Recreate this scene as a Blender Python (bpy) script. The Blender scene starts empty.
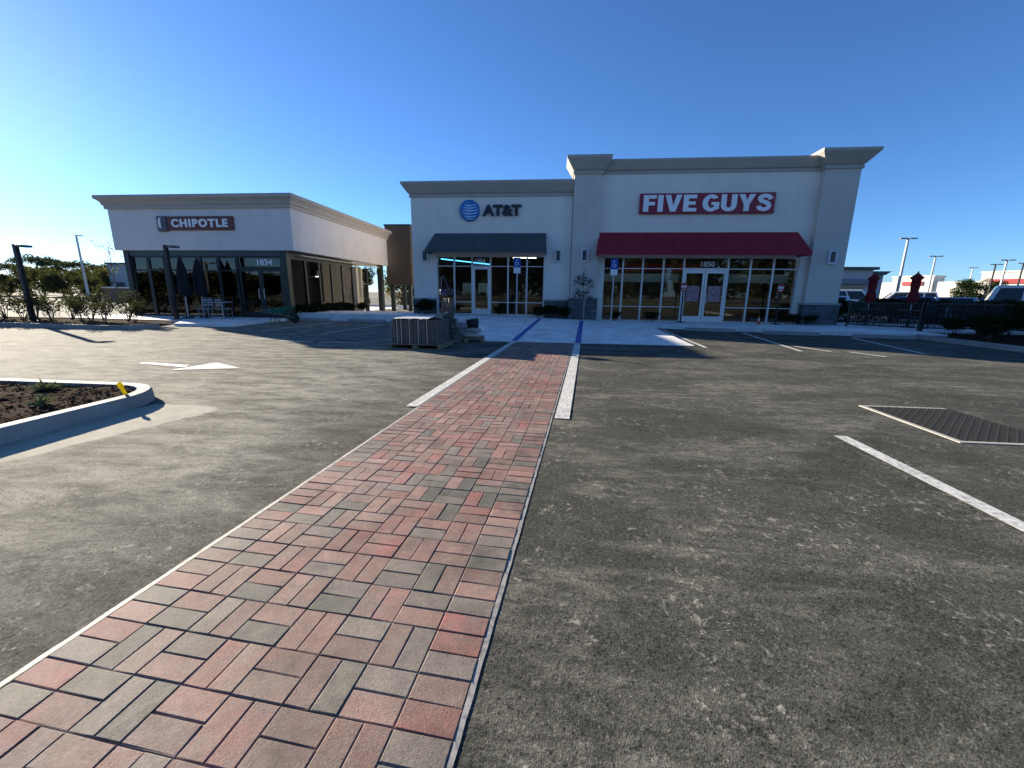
import bpy, math, random
from mathutils import Vector, Matrix
R = math.radians
rnd = random.Random(7)
scene = bpy.context.scene
COL = scene.collection

# ------------------------------------------------------------------ materials
def new_mat(name):
    m = bpy.data.materials.new(name); m.use_nodes = True
    nt = m.node_tree
    for n in list(nt.nodes): nt.nodes.remove(n)
    out = nt.nodes.new('ShaderNodeOutputMaterial')
    return m, nt, out
def N(nt, typ, **kw):
    n = nt.nodes.new(typ)
    for k, v in kw.items():
        if k in n.inputs.keys(): n.inputs[k].default_value = v
        else: setattr(n, k, v)
    return n
def L(nt, a, b): nt.links.new(a, b)
def noise(nt, vec, scale, detail=5, rough=.6, dist=0.0):
    n = N(nt, 'ShaderNodeTexNoise'); n.inputs['Scale'].default_value = scale
    n.inputs['Detail'].default_value = detail; n.inputs['Roughness'].default_value = rough
    n.inputs['Distortion'].default_value = dist
    L(nt, vec, n.inputs['Vector']); return n.outputs['Fac']
def ramp(nt, fac, stops):
    r = N(nt, 'ShaderNodeValToRGB'); e = r.color_ramp.elements
    while len(e) < len(stops): e.new(.5)
    for i, (p, c) in enumerate(stops):
        e[i].position = p; e[i].color = (*c, 1) if len(c) == 3 else c
    L(nt, fac, r.inputs['Fac']); return r.outputs['Color']
def mixc(nt, fac, a, b, mode='MIX'):
    m = N(nt, 'ShaderNodeMix'); m.data_type = 'RGBA'; m.blend_type = mode
    for sock, v in ((m.inputs[0], fac), (m.inputs[6], a), (m.inputs[7], b)):
        if isinstance(v, (int, float)): sock.default_value = v
        elif isinstance(v, tuple): sock.default_value = (*v, 1)
        else: L(nt, v, sock)
    return m.outputs[2]
def g3(v): return (v, v, v)
def mat(name, col, rough=.6, metal=0, var=.18, scale=6.0, bump=0.0, bscale=60, coat=0, streak=0.0):
    m, nt, out = new_mat(name)
    b = N(nt, 'ShaderNodeBsdfPrincipled'); b.inputs['Roughness'].default_value = rough
    b.inputs['Metallic'].default_value = metal
    if coat: b.inputs['Coat Weight'].default_value = coat
    tc = N(nt, 'ShaderNodeTexCoord'); v = tc.outputs['Object']
    f = noise(nt, v, scale)
    lo = tuple(c * (1 - var) for c in col); hi = tuple(min(1, c * (1 + var)) for c in col)
    c = ramp(nt, f, [(.3, lo), (.7, hi)])
    if streak:
        mp = N(nt, 'ShaderNodeMapping'); mp.inputs['Scale'].default_value = (1.6, 1.6, .14); L(nt, v, mp.inputs['Vector'])
        s = ramp(nt, noise(nt, mp.outputs[0], 1.6, 7, .7), [(.36, g3(1 - streak)), (.56, g3(1))])
        c = mixc(nt, 1.0, c, s, 'MULTIPLY')
    L(nt, c, b.inputs['Base Color'])
    if bump:
        bp = N(nt, 'ShaderNodeBump'); bp.inputs['Strength'].default_value = bump; bp.inputs['Distance'].default_value = .01
        L(nt, noise(nt, v, bscale, 4), bp.inputs['Height']); L(nt, bp.outputs[0], b.inputs['Normal'])
    L(nt, b.outputs[0], out.inputs[0]); return m
def emit(name, col, s):
    m, nt, out = new_mat(name)
    e = N(nt, 'ShaderNodeEmission'); e.inputs[0].default_value = (*col, 1); e.inputs[1].default_value = s
    L(nt, e.outputs[0], out.inputs[0]); return m
def glass(name, tint=(.75, .8, .8), clear=.9, ior=1.55):
    m, nt, out = new_mat(name)
    t = N(nt, 'ShaderNodeBsdfTransparent'); t.inputs[0].default_value = (*[c * clear for c in tint], 1)
    g = N(nt, 'ShaderNodeBsdfGlossy'); g.inputs['Roughness'].default_value = .02
    fr = N(nt, 'ShaderNodeFresnel'); fr.inputs[0].default_value = ior
    mx = N(nt, 'ShaderNodeMixShader'); L(nt, fr.outputs[0], mx.inputs[0]); L(nt, t.outputs[0], mx.inputs[1]); L(nt, g.outputs[0], mx.inputs[2])
    L(nt, mx.outputs[0], out.inputs[0]); return m
def leaf(name, col, var=.45, trans=.35):
    m, nt, out = new_mat(name)
    d = N(nt, 'ShaderNodeBsdfDiffuse'); t = N(nt, 'ShaderNodeBsdfTranslucent')
    at = N(nt, 'ShaderNodeVertexColor'); at.layer_name = 'Col'
    c = mixc(nt, 1.0, col, at.outputs[0], 'MULTIPLY')
    L(nt, c, d.inputs[0]); L(nt, mixc(nt, 1.0, c, (1.0, 1.1, .6), 'MULTIPLY'), t.inputs[0])
    mx = N(nt, 'ShaderNodeMixShader'); mx.inputs[0].default_value = trans
    L(nt, d.outputs[0], mx.inputs[1]); L(nt, t.outputs[0], mx.inputs[2]); L(nt, mx.outputs[0], out.inputs[0]); return m

def thin_plastic(name, col):
    m, nt, out = new_mat(name)
    d = N(nt, 'ShaderNodeBsdfDiffuse'); t = N(nt, 'ShaderNodeBsdfTranslucent'); d.inputs[0].default_value = t.inputs[0].default_value = (*col, 1)
    mx = N(nt, 'ShaderNodeMixShader'); mx.inputs[0].default_value = .5; L(nt, d.outputs[0], mx.inputs[1]); L(nt, t.outputs[0], mx.inputs[2]); L(nt, mx.outputs[0], out.inputs[0]); return m
def asphalt_mat():
    m, nt, out = new_mat('asphalt')
    b = N(nt, 'ShaderNodeBsdfPrincipled')
    v = N(nt, 'ShaderNodeTexCoord').outputs['Object']
    base = ramp(nt, noise(nt, v, .4, 8, .62), [(.3, (.051, .051, .041)), (.5, (.062, .062, .050)), (.7, (.080, .079, .063))])
    v1 = N(nt, 'ShaderNodeTexVoronoi'); v1.inputs['Scale'].default_value = 150; L(nt, v, v1.inputs['Vector'])
    v2 = N(nt, 'ShaderNodeTexVoronoi'); v2.inputs['Scale'].default_value = 46; L(nt, v, v2.inputs['Vector'])
    s1 = N(nt, 'ShaderNodeSeparateColor'); L(nt, v1.outputs['Color'], s1.inputs[0])
    s2 = N(nt, 'ShaderNodeSeparateColor'); L(nt, v2.outputs['Color'], s2.inputs[0])
    fine = ramp(nt, s1.outputs[0], [(.0, g3(.45)), (.5, g3(.97)), (.88, g3(1.12)), (.985, g3(1.9))])
    grain = ramp(nt, s2.outputs[1], [(.0, g3(.55)), (.07, g3(.97)), (.93, g3(1.0)), (.99, g3(1.6))])
    c = mixc(nt, 1.0, base, fine, 'MULTIPLY'); c = mixc(nt, 1.0, c, grain, 'MULTIPLY')
    mid = ramp(nt, noise(nt, v, 3.5, 9, .78), [(.36, g3(.80)), (.5, g3(1)), (.64, g3(1.2))])
    c = mixc(nt, 1.0, c, mid, 'MULTIPLY')
    mp = N(nt, 'ShaderNodeMapping'); mp.inputs['Scale'].default_value = (.55, 1.5, 1); mp.inputs['Rotation'].default_value = (0, 0, .12)
    L(nt, v, mp.inputs['Vector'])
    # pale dust: broad drifts broken up into smears and specks
    big = ramp(nt, noise(nt, mp.outputs[0], .8, 8, .64, .8), [(.46, g3(.0)), (.64, g3(.8))])
    br = ramp(nt, noise(nt, mp.outputs[0], 7, 9, .78, .3), [(.42, g3(0)), (.62, g3(.9))])
    dust = mixc(nt, 1.0, big, br, 'MULTIPLY')
    # a dusty drift that lies left of the pavers and on towards the planting island
    sx = N(nt, 'ShaderNodeSeparateXYZ'); L(nt, v, sx.inputs[0])
    mr = N(nt, 'ShaderNodeMapRange'); mr.interpolation_type = 'SMOOTHSTEP'
    L(nt, sx.outputs['X'], mr.inputs[0]); mr.inputs[1].default_value = -1.0; mr.inputs[2].default_value = -3.6
    mr.inputs[3].default_value = .05; mr.inputs[4].default_value = .78
    br2 = ramp(nt, noise(nt, mp.outputs[0], 2.6, 10, .80, .4), [(.42, g3(.05)), (.58, g3(1))])
    dust = mixc(nt, 1.0, dust, mixc(nt, 1.0, br2, mr.outputs[0], 'MULTIPLY'), 'ADD')
    # dried slurry washed out along the island kerb
    mx1 = N(nt, 'ShaderNodeMapRange'); mx1.interpolation_type = 'SMOOTHSTEP'
    ma = N(nt, 'ShaderNodeMath'); ma.operation = 'MULTIPLY_ADD'; L(nt, sx.outputs['Y'], ma.inputs[0]); ma.inputs[1].default_value = -.3; ma.inputs[2].default_value = 1.2
    mb_ = N(nt, 'ShaderNodeMath'); mb_.operation = 'ADD'; L(nt, sx.outputs['X'], mb_.inputs[0]); L(nt, ma.outputs[0], mb_.inputs[1]); L(nt, mb_.outputs[0], mx1.inputs[0])
    mx1.inputs[1].default_value = -3.75; mx1.inputs[2].default_value = -4.35; mx1.inputs[3].default_value = 0; mx1.inputs[4].default_value = 1
    mx2 = N(nt, 'ShaderNodeMapRange'); mx2.interpolation_type = 'SMOOTHSTEP'; L(nt, sx.outputs['X'], mx2.inputs[0])
    mx2.inputs[1].default_value = -5.0; mx2.inputs[2].default_value = -4.9; mx2.inputs[3].default_value = 0; mx2.inputs[4].default_value = 1
    my1 = N(nt, 'ShaderNodeMapRange'); my1.interpolation_type = 'SMOOTHSTEP'; L(nt, sx.outputs['Y'], my1.inputs[0])
    my1.inputs[1].default_value = 4.75; my1.inputs[2].default_value = 4.2; my1.inputs[3].default_value = 0; my1.inputs[4].default_value = 1
    slur = mixc(nt, 1.0, mixc(nt, 1.0, mx1.outputs[0], mx2.outputs[0], 'MULTIPLY'), my1.outputs[0], 'MULTIPLY')
    slur = mixc(nt, .45, slur, noise(nt, v, 3.0, 9, .75))
    slur = ramp(nt, slur, [(.46, g3(0)), (.53, g3(.95))])
    # scuffs, spills of pale grit and trowel marks
    mask = ramp(nt, noise(nt, v, 1.9, 4, .6), [(.49, g3(0)), (.57, g3(1))])
    sc = ramp(nt, noise(nt, v, 17, 8, .8, .5), [(.54, g3(0)), (.63, g3(1))])
    dust = mixc(nt, 1.0, dust, mixc(nt, 1.0, sc, mask, 'MULTIPLY'), 'ADD')
    cl = N(nt, 'ShaderNodeClamp'); L(nt, dust, cl.inputs[0])
    gr = mixc(nt, 1.0, (.30, .285, .23), mixc(nt, .55, (1,1,1), fine, 'MULTIPLY'), 'MULTIPLY')
    c = mixc(nt, cl.outputs[0], c, gr)
    v3 = N(nt, 'ShaderNodeTexVoronoi'); v3.inputs['Scale'].default_value = 6; L(nt, v, v3.inputs['Vector'])
    s3 = N(nt, 'ShaderNodeSeparateColor'); L(nt, v3.outputs['Color'], s3.inputs[0])
    spot = mixc(nt, 1.0, ramp(nt, v3.outputs['Distance'], [(.03, g3(1)), (.085, g3(0))]), ramp(nt, s3.outputs[0], [(.70, g3(0)), (.74, g3(.8))]), 'MULTIPLY')
    c = mixc(nt, spot, c, (.36, .35, .30))
    pit = mixc(nt, 1.0, ramp(nt, v2.outputs['Distance'], [(.18, g3(1)), (.34, g3(0))]), ramp(nt, s2.outputs[2], [(.86, g3(0)), (.88, g3(.75))]), 'MULTIPLY')
    c = mixc(nt, pit, c, (.012, .012, .011))
    c = mixc(nt, slur, c, mixc(nt, 1.0, (.40, .375, .30), mid, 'MULTIPLY'))
    L(nt, c, b.inputs['Base Color'])
    b.inputs['Roughness'].default_value = .9; b.inputs['Specular IOR Level'].default_value = .12
    bp = N(nt, 'ShaderNodeBump'); bp.inputs['Strength'].default_value = .34; bp.inputs['Distance'].default_value = .004
    b2 = N(nt, 'ShaderNodeBump'); b2.inputs['Strength'].default_value = .5; b2.inputs['Distance'].default_value = .010
    L(nt, noise(nt, v, 34, 5, .75), b2.inputs['Height']); L(nt, b2.outputs[0], bp.inputs['Normal'])
    L(nt, v1.outputs['Distance'], bp.inputs['Height']); L(nt, bp.outputs[0], b.inputs['Normal'])
    L(nt, b.outputs[0], out.inputs[0]); return m
def brick_mat():
    m, nt, out = new_mat('paver_brick')
    b = N(nt, 'ShaderNodeBsdfPrincipled'); b.inputs['Roughness'].default_value = .78
    v = N(nt, 'ShaderNodeTexCoord').outputs['Object']
    at = N(nt, 'ShaderNodeVertexColor'); at.layer_name = 'Col'
    var = ramp(nt, noise(nt, v, 5.5, 6, .65, .3), [(.40, g3(0)), (.64, g3(.62))])
    two = mixc(nt, var, at.outputs[0], (.165, .138, .112))
    c = mixc(nt, 1.0, two, ramp(nt, noise(nt, v, 90, 4, .7), [(.3, g3(.72)), (.7, g3(1.28))]), 'MULTIPLY')
    c = mixc(nt, 1.0, c, ramp(nt, noise(nt, v, 14, 6, .65), [(.3, g3(.8)), (.7, g3(1.2))]), 'MULTIPLY')
    d = mixc(nt, 1.0, ramp(nt, noise(nt, v, .9, 6, .6), [(.46, g3(.04)), (.66, g3(.7))]),
             ramp(nt, noise(nt, v, 15, 9, .78), [(.44, g3(.02)), (.64, g3(.85))]), 'MULTIPLY')
    st = ramp(nt, noise(nt, v, 2.3, 7, .7), [(.36, g3(.62)), (.5, g3(1)), (.66, g3(1.14))])
    c = mixc(nt, 1.0, c, st, 'MULTIPLY')
    c = mixc(nt, d, c, (.35, .29, .25))
    L(nt, c, b.inputs['Base Color'])
    bp = N(nt, 'ShaderNodeBump'); bp.inputs['Strength'].default_value = .4; bp.inputs['Distance'].default_value = .006
    L(nt, noise(nt, v, 140, 4, .7), bp.inputs['Height']); L(nt, bp.outputs[0], b.inputs['Normal'])
    L(nt, b.outputs[0], out.inputs[0]); return m
def stone_mat(name, c1, c2):
    m, nt, out = new_mat(name)
    b = N(nt, 'ShaderNodeBsdfPrincipled'); b.inputs['Roughness'].default_value = .8
    v = N(nt, 'ShaderNodeTexCoord').outputs['Object']
    mp = N(nt, 'ShaderNodeMapping'); mp.inputs['Rotation'].default_value = (R(90), 0, 0); L(nt, v, mp.inputs['Vector'])
    bk = N(nt, 'ShaderNodeTexBrick'); L(nt, mp.outputs[0], bk.inputs['Vector'])
    bk.inputs['Color1'].default_value = (*c1, 1); bk.inputs['Color2'].default_value = (*c2, 1); bk.inputs['Mortar'].default_value = (.03, .03, .03, 1)
    bk.inputs['Scale'].default_value = 1; bk.inputs['Brick Width'].default_value = .42; bk.inputs['Row Height'].default_value = .14
    bk.inputs['Mortar Size'].default_value = .008
    c = mixc(nt, 1.0, bk.outputs[0], ramp(nt, noise(nt, v, 9, 6), [(.3, g3(.6)), (.7, g3(1.4))]), 'MULTIPLY')
    L(nt, c, b.inputs['Base Color']); L(nt, b.outputs[0], out.inputs[0]); return m
def wood_mat():
    m, nt, out = new_mat('dark_wood_cladding')
    b = N(nt, 'ShaderNodeBsdfPrincipled'); b.inputs['Roughness'].default_value = .85; b.inputs['Specular IOR Level'].default_value = .12
    v = N(nt, 'ShaderNodeTexCoord').outputs['Object']
    w = N(nt, 'ShaderNodeTexWave'); w.bands_direction = 'Z'; w.inputs['Scale'].default_value = 1.6; w.inputs['Distortion'].default_value = .3
    L(nt, v, w.inputs['Vector'])
    mp = N(nt, 'ShaderNodeMapping'); mp.inputs['Scale'].default_value = (.6, .6, 9); L(nt, v, mp.inputs['Vector'])
    c = ramp(nt, noise(nt, mp.outputs[0], 3, 5), [(.3, (.016, .012, .010)), (.7, (.032, .024, .019))])
    c = mixc(nt, 1.0, c, ramp(nt, w.outputs['Fac'], [(.0, g3(.35)), (.12, g3(1))]), 'MULTIPLY')
    L(nt, c, b.inputs['Base Color']); L(nt, b.outputs[0], out.inputs[0]); return m
def paint_mat(name, col, wear=.5):
    m, nt, out = new_mat(name)
    b = N(nt, 'ShaderNodeBsdfPrincipled'); b.inputs['Roughness'].default_value = .7
    v = N(nt, 'ShaderNodeTexCoord').outputs['Object']
    f = ramp(nt, noise(nt, v, 26, 7, .75), [(.34, g3(wear)), (.55, g3(0))])
    c = mixc(nt, 1.0, col, ramp(nt, noise(nt, v, 2.5, 6), [(.3, g3(.78)), (.7, g3(1.05))]), 'MULTIPLY')
    c = mixc(nt, f, c, (.12, .11, .095))
    L(nt, c, b.inputs['Base Color']); L(nt, b.outputs[0], out.inputs[0]); return m
def concrete_mat(name, col):
    m, nt, out = new_mat(name)
    b = N(nt, 'ShaderNodeBsdfPrincipled'); b.inputs['Roughness'].default_value = .8
    v = N(nt, 'ShaderNodeTexCoord').outputs['Object']
    c = mixc(nt, 1.0, col, ramp(nt, noise(nt, v, 1.3, 8, .65), [(.3, g3(.72)), (.7, g3(1.18))]), 'MULTIPLY')
    c = mixc(nt, 1.0, c, ramp(nt, noise(nt, v, 60, 4, .7), [(.3, g3(.85)), (.7, g3(1.12))]), 'MULTIPLY')
    L(nt, c, b.inputs['Base Color']); L(nt, b.outputs[0], out.inputs[0])
    bp = N(nt, 'ShaderNodeBump'); bp.inputs['Strength'].default_value = .2; bp.inputs['Distance'].default_value = .004
    L(nt, noise(nt, v, 80, 4), bp.inputs['Height']); L(nt, bp.outputs[0], b.inputs['Normal']); return m
def mulch_mat():
    m, nt, out = new_mat('mulch')
    b = N(nt, 'ShaderNodeBsdfPrincipled'); b.inputs['Roughness'].default_value = 1; b.inputs['Specular IOR Level'].default_value = .02
    v = N(nt, 'ShaderNodeTexCoord').outputs['Object']
    vo = N(nt, 'ShaderNodeTexVoronoi'); vo.inputs['Scale'].default_value = 26; L(nt, v, vo.inputs['Vector'])
    c = ramp(nt, noise(nt, v, 11, 8, .75), [(.3, (.022, .014, .009)), (.55, (.055, .037, .024)), (.72, (.11, .077, .05))])
    c = mixc(nt, .35, c, mixc(nt, 1.0, c, vo.outputs['Color'], 'MULTIPLY'))
    L(nt, c, b.inputs['Base Color'])
    bp = N(nt, 'ShaderNodeBump'); bp.inputs['Strength'].default_value = 1; bp.inputs['Distance'].default_value = .05
    L(nt, noise(nt, v, 16, 6, .75), bp.inputs['Height']); L(nt, bp.outputs[0], b.inputs['Normal'])
    L(nt, b.outputs[0], out.inputs[0]); return m

M = dict(
    asphalt=asphalt_mat(), brick=brick_mat(), mulch=mulch_mat(), wood=wood_mat(),
    joint=mat('joint_sand', (.24, .20, .16), .95, 0, .9, 2.2),
    edging=paint_mat('edging_mortar', (.46, .43, .38), .85),
    concrete=concrete_mat('concrete', (.78, .77, .73)),
    kerb=concrete_mat('kerb_concrete', (.31, .30, .275)),
    dustpad=concrete_mat('concrete_dusty', (.42, .40, .35)),
    white_paint=paint_mat('white_road_paint', (.70, .69, .63), .8),
    blue_paint=paint_mat('blue_road_paint', (.03, .10, .42), .15),
    field=mat('dry_ground', (.11, .10, .06), 1, 0, .4, .12),
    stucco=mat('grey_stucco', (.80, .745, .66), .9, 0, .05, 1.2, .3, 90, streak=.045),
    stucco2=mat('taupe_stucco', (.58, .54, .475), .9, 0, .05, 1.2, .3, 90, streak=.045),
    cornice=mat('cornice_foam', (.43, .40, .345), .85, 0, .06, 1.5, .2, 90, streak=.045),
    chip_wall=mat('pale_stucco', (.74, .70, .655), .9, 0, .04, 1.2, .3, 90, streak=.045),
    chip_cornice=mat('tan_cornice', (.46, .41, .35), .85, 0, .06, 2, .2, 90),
    stone=stone_mat('charcoal_stone', (.075, .082, .088), (.13, .135, .14)),
    cap=concrete_mat('stone_cap', (.33, .33, .33)),
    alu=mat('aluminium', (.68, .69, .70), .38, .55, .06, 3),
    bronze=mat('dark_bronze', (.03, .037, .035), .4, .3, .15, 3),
    beam=mat('dark_green_beam', (.055, .075, .075), .45, .2, .1, 2),
    pane=glass('window_glass', (.80, .85, .84)), pane3=glass('tinted_glass', (.4, .4, .38), .9, 1.17), pane2=glass('clear_glass', (.72, .84, .80), .95, 1.9),
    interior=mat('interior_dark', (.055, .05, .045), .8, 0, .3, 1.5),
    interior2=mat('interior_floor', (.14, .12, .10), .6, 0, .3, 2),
    valance=mat('interior_valance', (.55, .62, .60), .7, 0, .05, 1),
    red_reflection=mat('awning_reflection_red', (.40, .03, .035), .6),
    red=mat('red_canvas', (.27, .005, .022), .75, 0, .08, 2, .2, 300),
    navy=mat('slate_canvas', (.060, .072, .076), .75, 0, .12, 2, .2, 300),
    red_sign=mat('red_sign_face', (.27, .006, .03), .45, 0, .04, 1),
    white_letter=mat('white_letter', (.86, .87, .88), .5, 0, .03, 1),
    navy_letter=mat('navy_letter', (.008, .012, .025), .45, 0, .1, 1),
    globe=mat('globe_blue', (.01, .16, .48), .4, 0, .06, 2), globe_band=mat('globe_band', (.42, .62, .82), .45, 0, .05, 2),
    maroon=mat('maroon_sign', (.15, .035, .035), .5, 0, .08, 2), greybadge=mat('badge_grey', (.10, .095, .11), .5),
    lampw=mat('lamp_frame', (.62, .64, .66), .5, 0, .05, 2), lampd=mat('lamp_core', (.05, .055, .06), .4),
    post=mat('galvanised_post', (.45, .46, .46), .45, .6, .12, 6),
    sign_blue=mat('sign_blue', (.008, .07, .36), .5, 0, .04, 2), sign_white=mat('sign_white', (.75, .76, .76), .5, 0, .04, 2),
    sign_red=mat('sign_red', (.33, .03, .03), .5, 0, .05, 2),
    black=mat('black_metal', (.014, .014, .016), .5, .2, .2, 4), black_fabric=mat('black_fabric', (.012, .014, .017), .9),
    red_fabric=mat('red_umbrella_canvas', (.20, .006, .012), .85, 0, .15, 5),
    iron=mat('cast_iron', (.020, .019, .017), .85, 0, .3, 8, .3, 60),
    pole_dark=mat('pole_dark', (.028, .024, .022), .5, .2, .15, 4), pole_pale=mat('pole_pale', (.50, .50, .48), .6, 0, .1, 2),
    lamp_head=mat('lamp_head', (.10, .10, .10), .5, .3),
    timber=mat('pallet_timber', (.22, .165, .105), .85, 0, .35, 7, .3, 40),
    grey_block=mat('stacked_paver_grey', (.105, .092, .085), .85, 0, .3, 9, .3, 60),
    wrap=mat('plastic_wrap', (.70, .71, .72), .3, 0, .08, 5), strapm=mat('steel_strap', (.40, .41, .42), .4, .5),
    engine=mat('engine_grey', (.27, .28, .29), .5, .2, .15, 6), yellow=thin_plastic('yellow_plastic', (.85, .72, .03)),
    sack=mat('pale_sack', (.38, .36, .29), .85, 0, .2, 8, .4, 20), rubber=mat('rubber', (.012, .012, .012), .8),
    green=mat('green_enamel', (.03, .15, .105), .5, 0, .2, 5), orange=mat('orange_plastic', (.75, .12, .02), .5),
    blue_tool=mat('blue_enamel', (.02, .03, .10), .45),
    bark=mat('bark', (.10, .08, .06), .9, 0, .35, 9, .5, 30), stick=mat('pale_stake', (.35, .30, .22), .8),
    leaf_shrub=leaf('shrub_leaf', (.058, .058, .036), trans=.35), leaf_dark=leaf('hedge_leaf', (.022, .036, .016), trans=.2),
    leaf_pine=leaf('pine_leaf', (.075, .085, .058), trans=.4), leaf_brown=leaf('olive_leaf', (.085, .085, .042)),
    leaf_gold=leaf('gold_leaf', (.24, .20, .08)), leaf_agave=leaf('agave_leaf', (.17, .19, .11), trans=.15),
    far_grey=mat('far_grey_wall', (.40, .41, .42), .9, 0, .04, .5), far_dark=mat('far_dark_trim', (.06, .07, .075), .7),
    far_cream=mat('far_cream_wall', (.72, .68, .58), .9, 0, .06, .5), far_brown=mat('far_brown_wall', (.17, .12, .09), .9, 0, .1, .6),
    far_tan=mat('far_tan_wall', (.42, .32, .22), .9, 0, .06, .5),
    car_white=mat('car_white', (.72, .73, .74), .3, 0, .02, 1, coat=.6), car_silver=mat('car_silver', (.42, .43, .45), .3, .4, .02, 1, coat=.6),
    car_blue=mat('car_blue', (.015, .03, .16), .3, .1, .02, 1, coat=.6), car_dark=mat('car_charcoal', (.03, .032, .036), .3, .1, .02, 1, coat=.6),
    car_glass=mat('car_glass', (.012, .015, .018), .05, 0, .02, 1), tail=mat('tail_lamp', (.30, .01, .01), .25),
    chrome=mat('rim_metal', (.5, .5, .52), .3, .8), cream_col=mat('cream_column', (.62, .55, .42), .85),
    led_blue=emit('blue_led', (.12, .55, 1.0), 1.6), led_white=emit('white_led', (1.0, .92, .75), 3.0),
    fill_cool=emit('cool_fill', (.8, .95, 1.0), 2.2),  # emission for the added ceiling panels
    wood_warm=mat('warm_wood', (.26, .17, .09), .6, 0, .25, 6),
)

# ------------------------------------------------------------------ mesh builder
class MB:
    def __init__(s): s.v = []; s.f = []; s.c = []; s.cur = (1, 1, 1); s.sm = []; s.smooth = False
    def add(s, vs, fs):
        o = len(s.v); s.v += [tuple(p) for p in vs]
        for f in fs: s.f.append(tuple(i + o for i in f)); s.c.append(s.cur); s.sm.append(s.smooth)
        return s
    def box(s, x0, y0, z0, x1, y1, z1):
        return s.add([(x0,y0,z0),(x1,y0,z0),(x1,y1,z0),(x0,y1,z0),(x0,y0,z1),(x1,y0,z1),(x1,y1,z1),(x0,y1,z1)],
                     [(3,2,1,0),(4,5,6,7),(0,1,5,4),(1,2,6,5),(2,3,7,6),(3,0,4,7)])
    def obox(s, c, size, rz=0, ry=0, rx=0):
        m = Matrix.Rotation(rz,3,'Z') @ Matrix.Rotation(ry,3,'Y') @ Matrix.Rotation(rx,3,'X')
        a,b,d = size[0]/2,size[1]/2,size[2]/2
        vs = [Vector(c)+m@Vector(p) for p in [(-a,-b,-d),(a,-b,-d),(a,b,-d),(-a,b,-d),(-a,-b,d),(a,-b,d),(a,b,d),(-a,b,d)]]
        return s.add(vs, [(3,2,1,0),(4,5,6,7),(0,1,5,4),(1,2,6,5),(2,3,7,6),(3,0,4,7)])
    def prism(s, poly, a0, a1, axis='z'):
        # poly CCW in the plane; axis 'z': (x,y); 'x': (y,z); 'y': (x,z)
        def P(p, a): return (p[0],p[1],a) if axis=='z' else ((a,p[0],p[1]) if axis=='x' else (p[0],a,p[1]))
        n = len(poly); vs = [P(p,a0) for p in poly]+[P(p,a1) for p in poly]
        fs = [tuple(range(n-1,-1,-1)), tuple(range(n,2*n))]+[(i,(i+1)%n,n+(i+1)%n,n+i) for i in range(n)]
        if axis=='y': fs = [tuple(reversed(f)) for f in fs]
        return s.add(vs, fs)
    def frame(s, p0, p1):
        d = (Vector(p1)-Vector(p0)).normalized(); u = Vector((0,0,1)) if abs(d.z)<.9 else Vector((1,0,0))
        a = d.cross(u).normalized(); return a, d.cross(a).normalized()
    def tube(s, pts, rad, n=8, cap=True):
        pts = [Vector(p) for p in pts]
        if not isinstance(rad,(list,tuple)): rad = [rad]*len(pts)
        o = []; vs = []; fs = []
        for i,p in enumerate(pts):
            a,b = s.frame(pts[max(0,i-1)], pts[min(len(pts)-1,i+1)])
            if i and a.dot(pa)<0: a,b = -a,-b
            pa = a
            for k in range(n):
                t = 2*math.pi*k/n; vs.append(p+a*math.cos(t)*rad[i]+b*math.sin(t)*rad[i])
        for i in range(len(pts)-1):
            for k in range(n):
                fs.append((i*n+k, i*n+(k+1)%n, (i+1)*n+(k+1)%n, (i+1)*n+k))
        if cap: fs += [tuple(range(n-1,-1,-1)), tuple(range((len(pts)-1)*n, len(pts)*n))]
        return s.add(vs, fs)
    def lathe(s, prof, n=16, c=(0,0,0), axis='z', wob=None):
        vs=[]; fs=[]
        for i,(r,z) in enumerate(prof):
            for k in range(n):
                t=2*math.pi*k/n; rr=r*(wob(k,i) if wob else 1)
                p=(rr*math.cos(t),rr*math.sin(t),z)
                if axis=='y': p=(p[0],p[2],p[1])
                if axis=='x': p=(p[2],p[0],p[1])
                vs.append((p[0]+c[0],p[1]+c[1],p[2]+c[2]))
        for i in range(len(prof)-1):
            for k in range(n): fs.append((i*n+k,i*n+(k+1)%n,(i+1)*n+(k+1)%n,(i+1)*n+k))
        fs += [tuple(range(n-1,-1,-1)), tuple(range((len(prof)-1)*n,len(prof)*n))]
        return s.add(vs, fs)
    def leaf(s, c, size, d=None, fold=.25):
        d = Vector((rnd.gauss(0,1),rnd.gauss(0,1),rnd.gauss(0,1))).normalized() if d is None else Vector(d).normalized()
        u = d.cross(Vector((rnd.random()-.5,rnd.random()-.5,rnd.random()-.5))).normalized()
        w = size*.42; c = Vector(c)
        k = rnd.uniform(.45,1.5); s.cur = (k*rnd.uniform(.85,1.15),k,k*rnd.uniform(.8,1.1))
        return s.add([c-d*size*.5, c+u*w*.5, c+d*size*.5, c-u*w*.5], [(0,1,2,3)])
    def build(s, name, material, parent=None, off=None, bevel=0, shadow=True):
        me = bpy.data.meshes.new(name)
        o0 = Vector(off) if off is not None else Vector((0,0,0))
        me.from_pydata([tuple(Vector(p)-o0) for p in s.v], [], s.f)
        me.materials.append(M[material] if isinstance(material,str) else material)
        if any(c!=(1,1,1) for c in s.c):
            ca = me.color_attributes.new('Col','FLOAT_COLOR','CORNER'); dat=[]
            for p in me.polygons: dat += [*s.c[p.index],1.0]*p.loop_total
            ca.data.foreach_set('color', dat)
        me.polygons.foreach_set('use_smooth', s.sm); me.update()
        o = bpy.data.objects.new(name, me); COL.objects.link(o)
        if parent is not None: o.parent = parent
        elif off is not None: o.location = o0
        if bevel:
            b = o.modifiers.new('bevel','BEVEL'); b.width=bevel; b.segments=2; b.limit_method='ANGLE'
        return o
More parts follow.
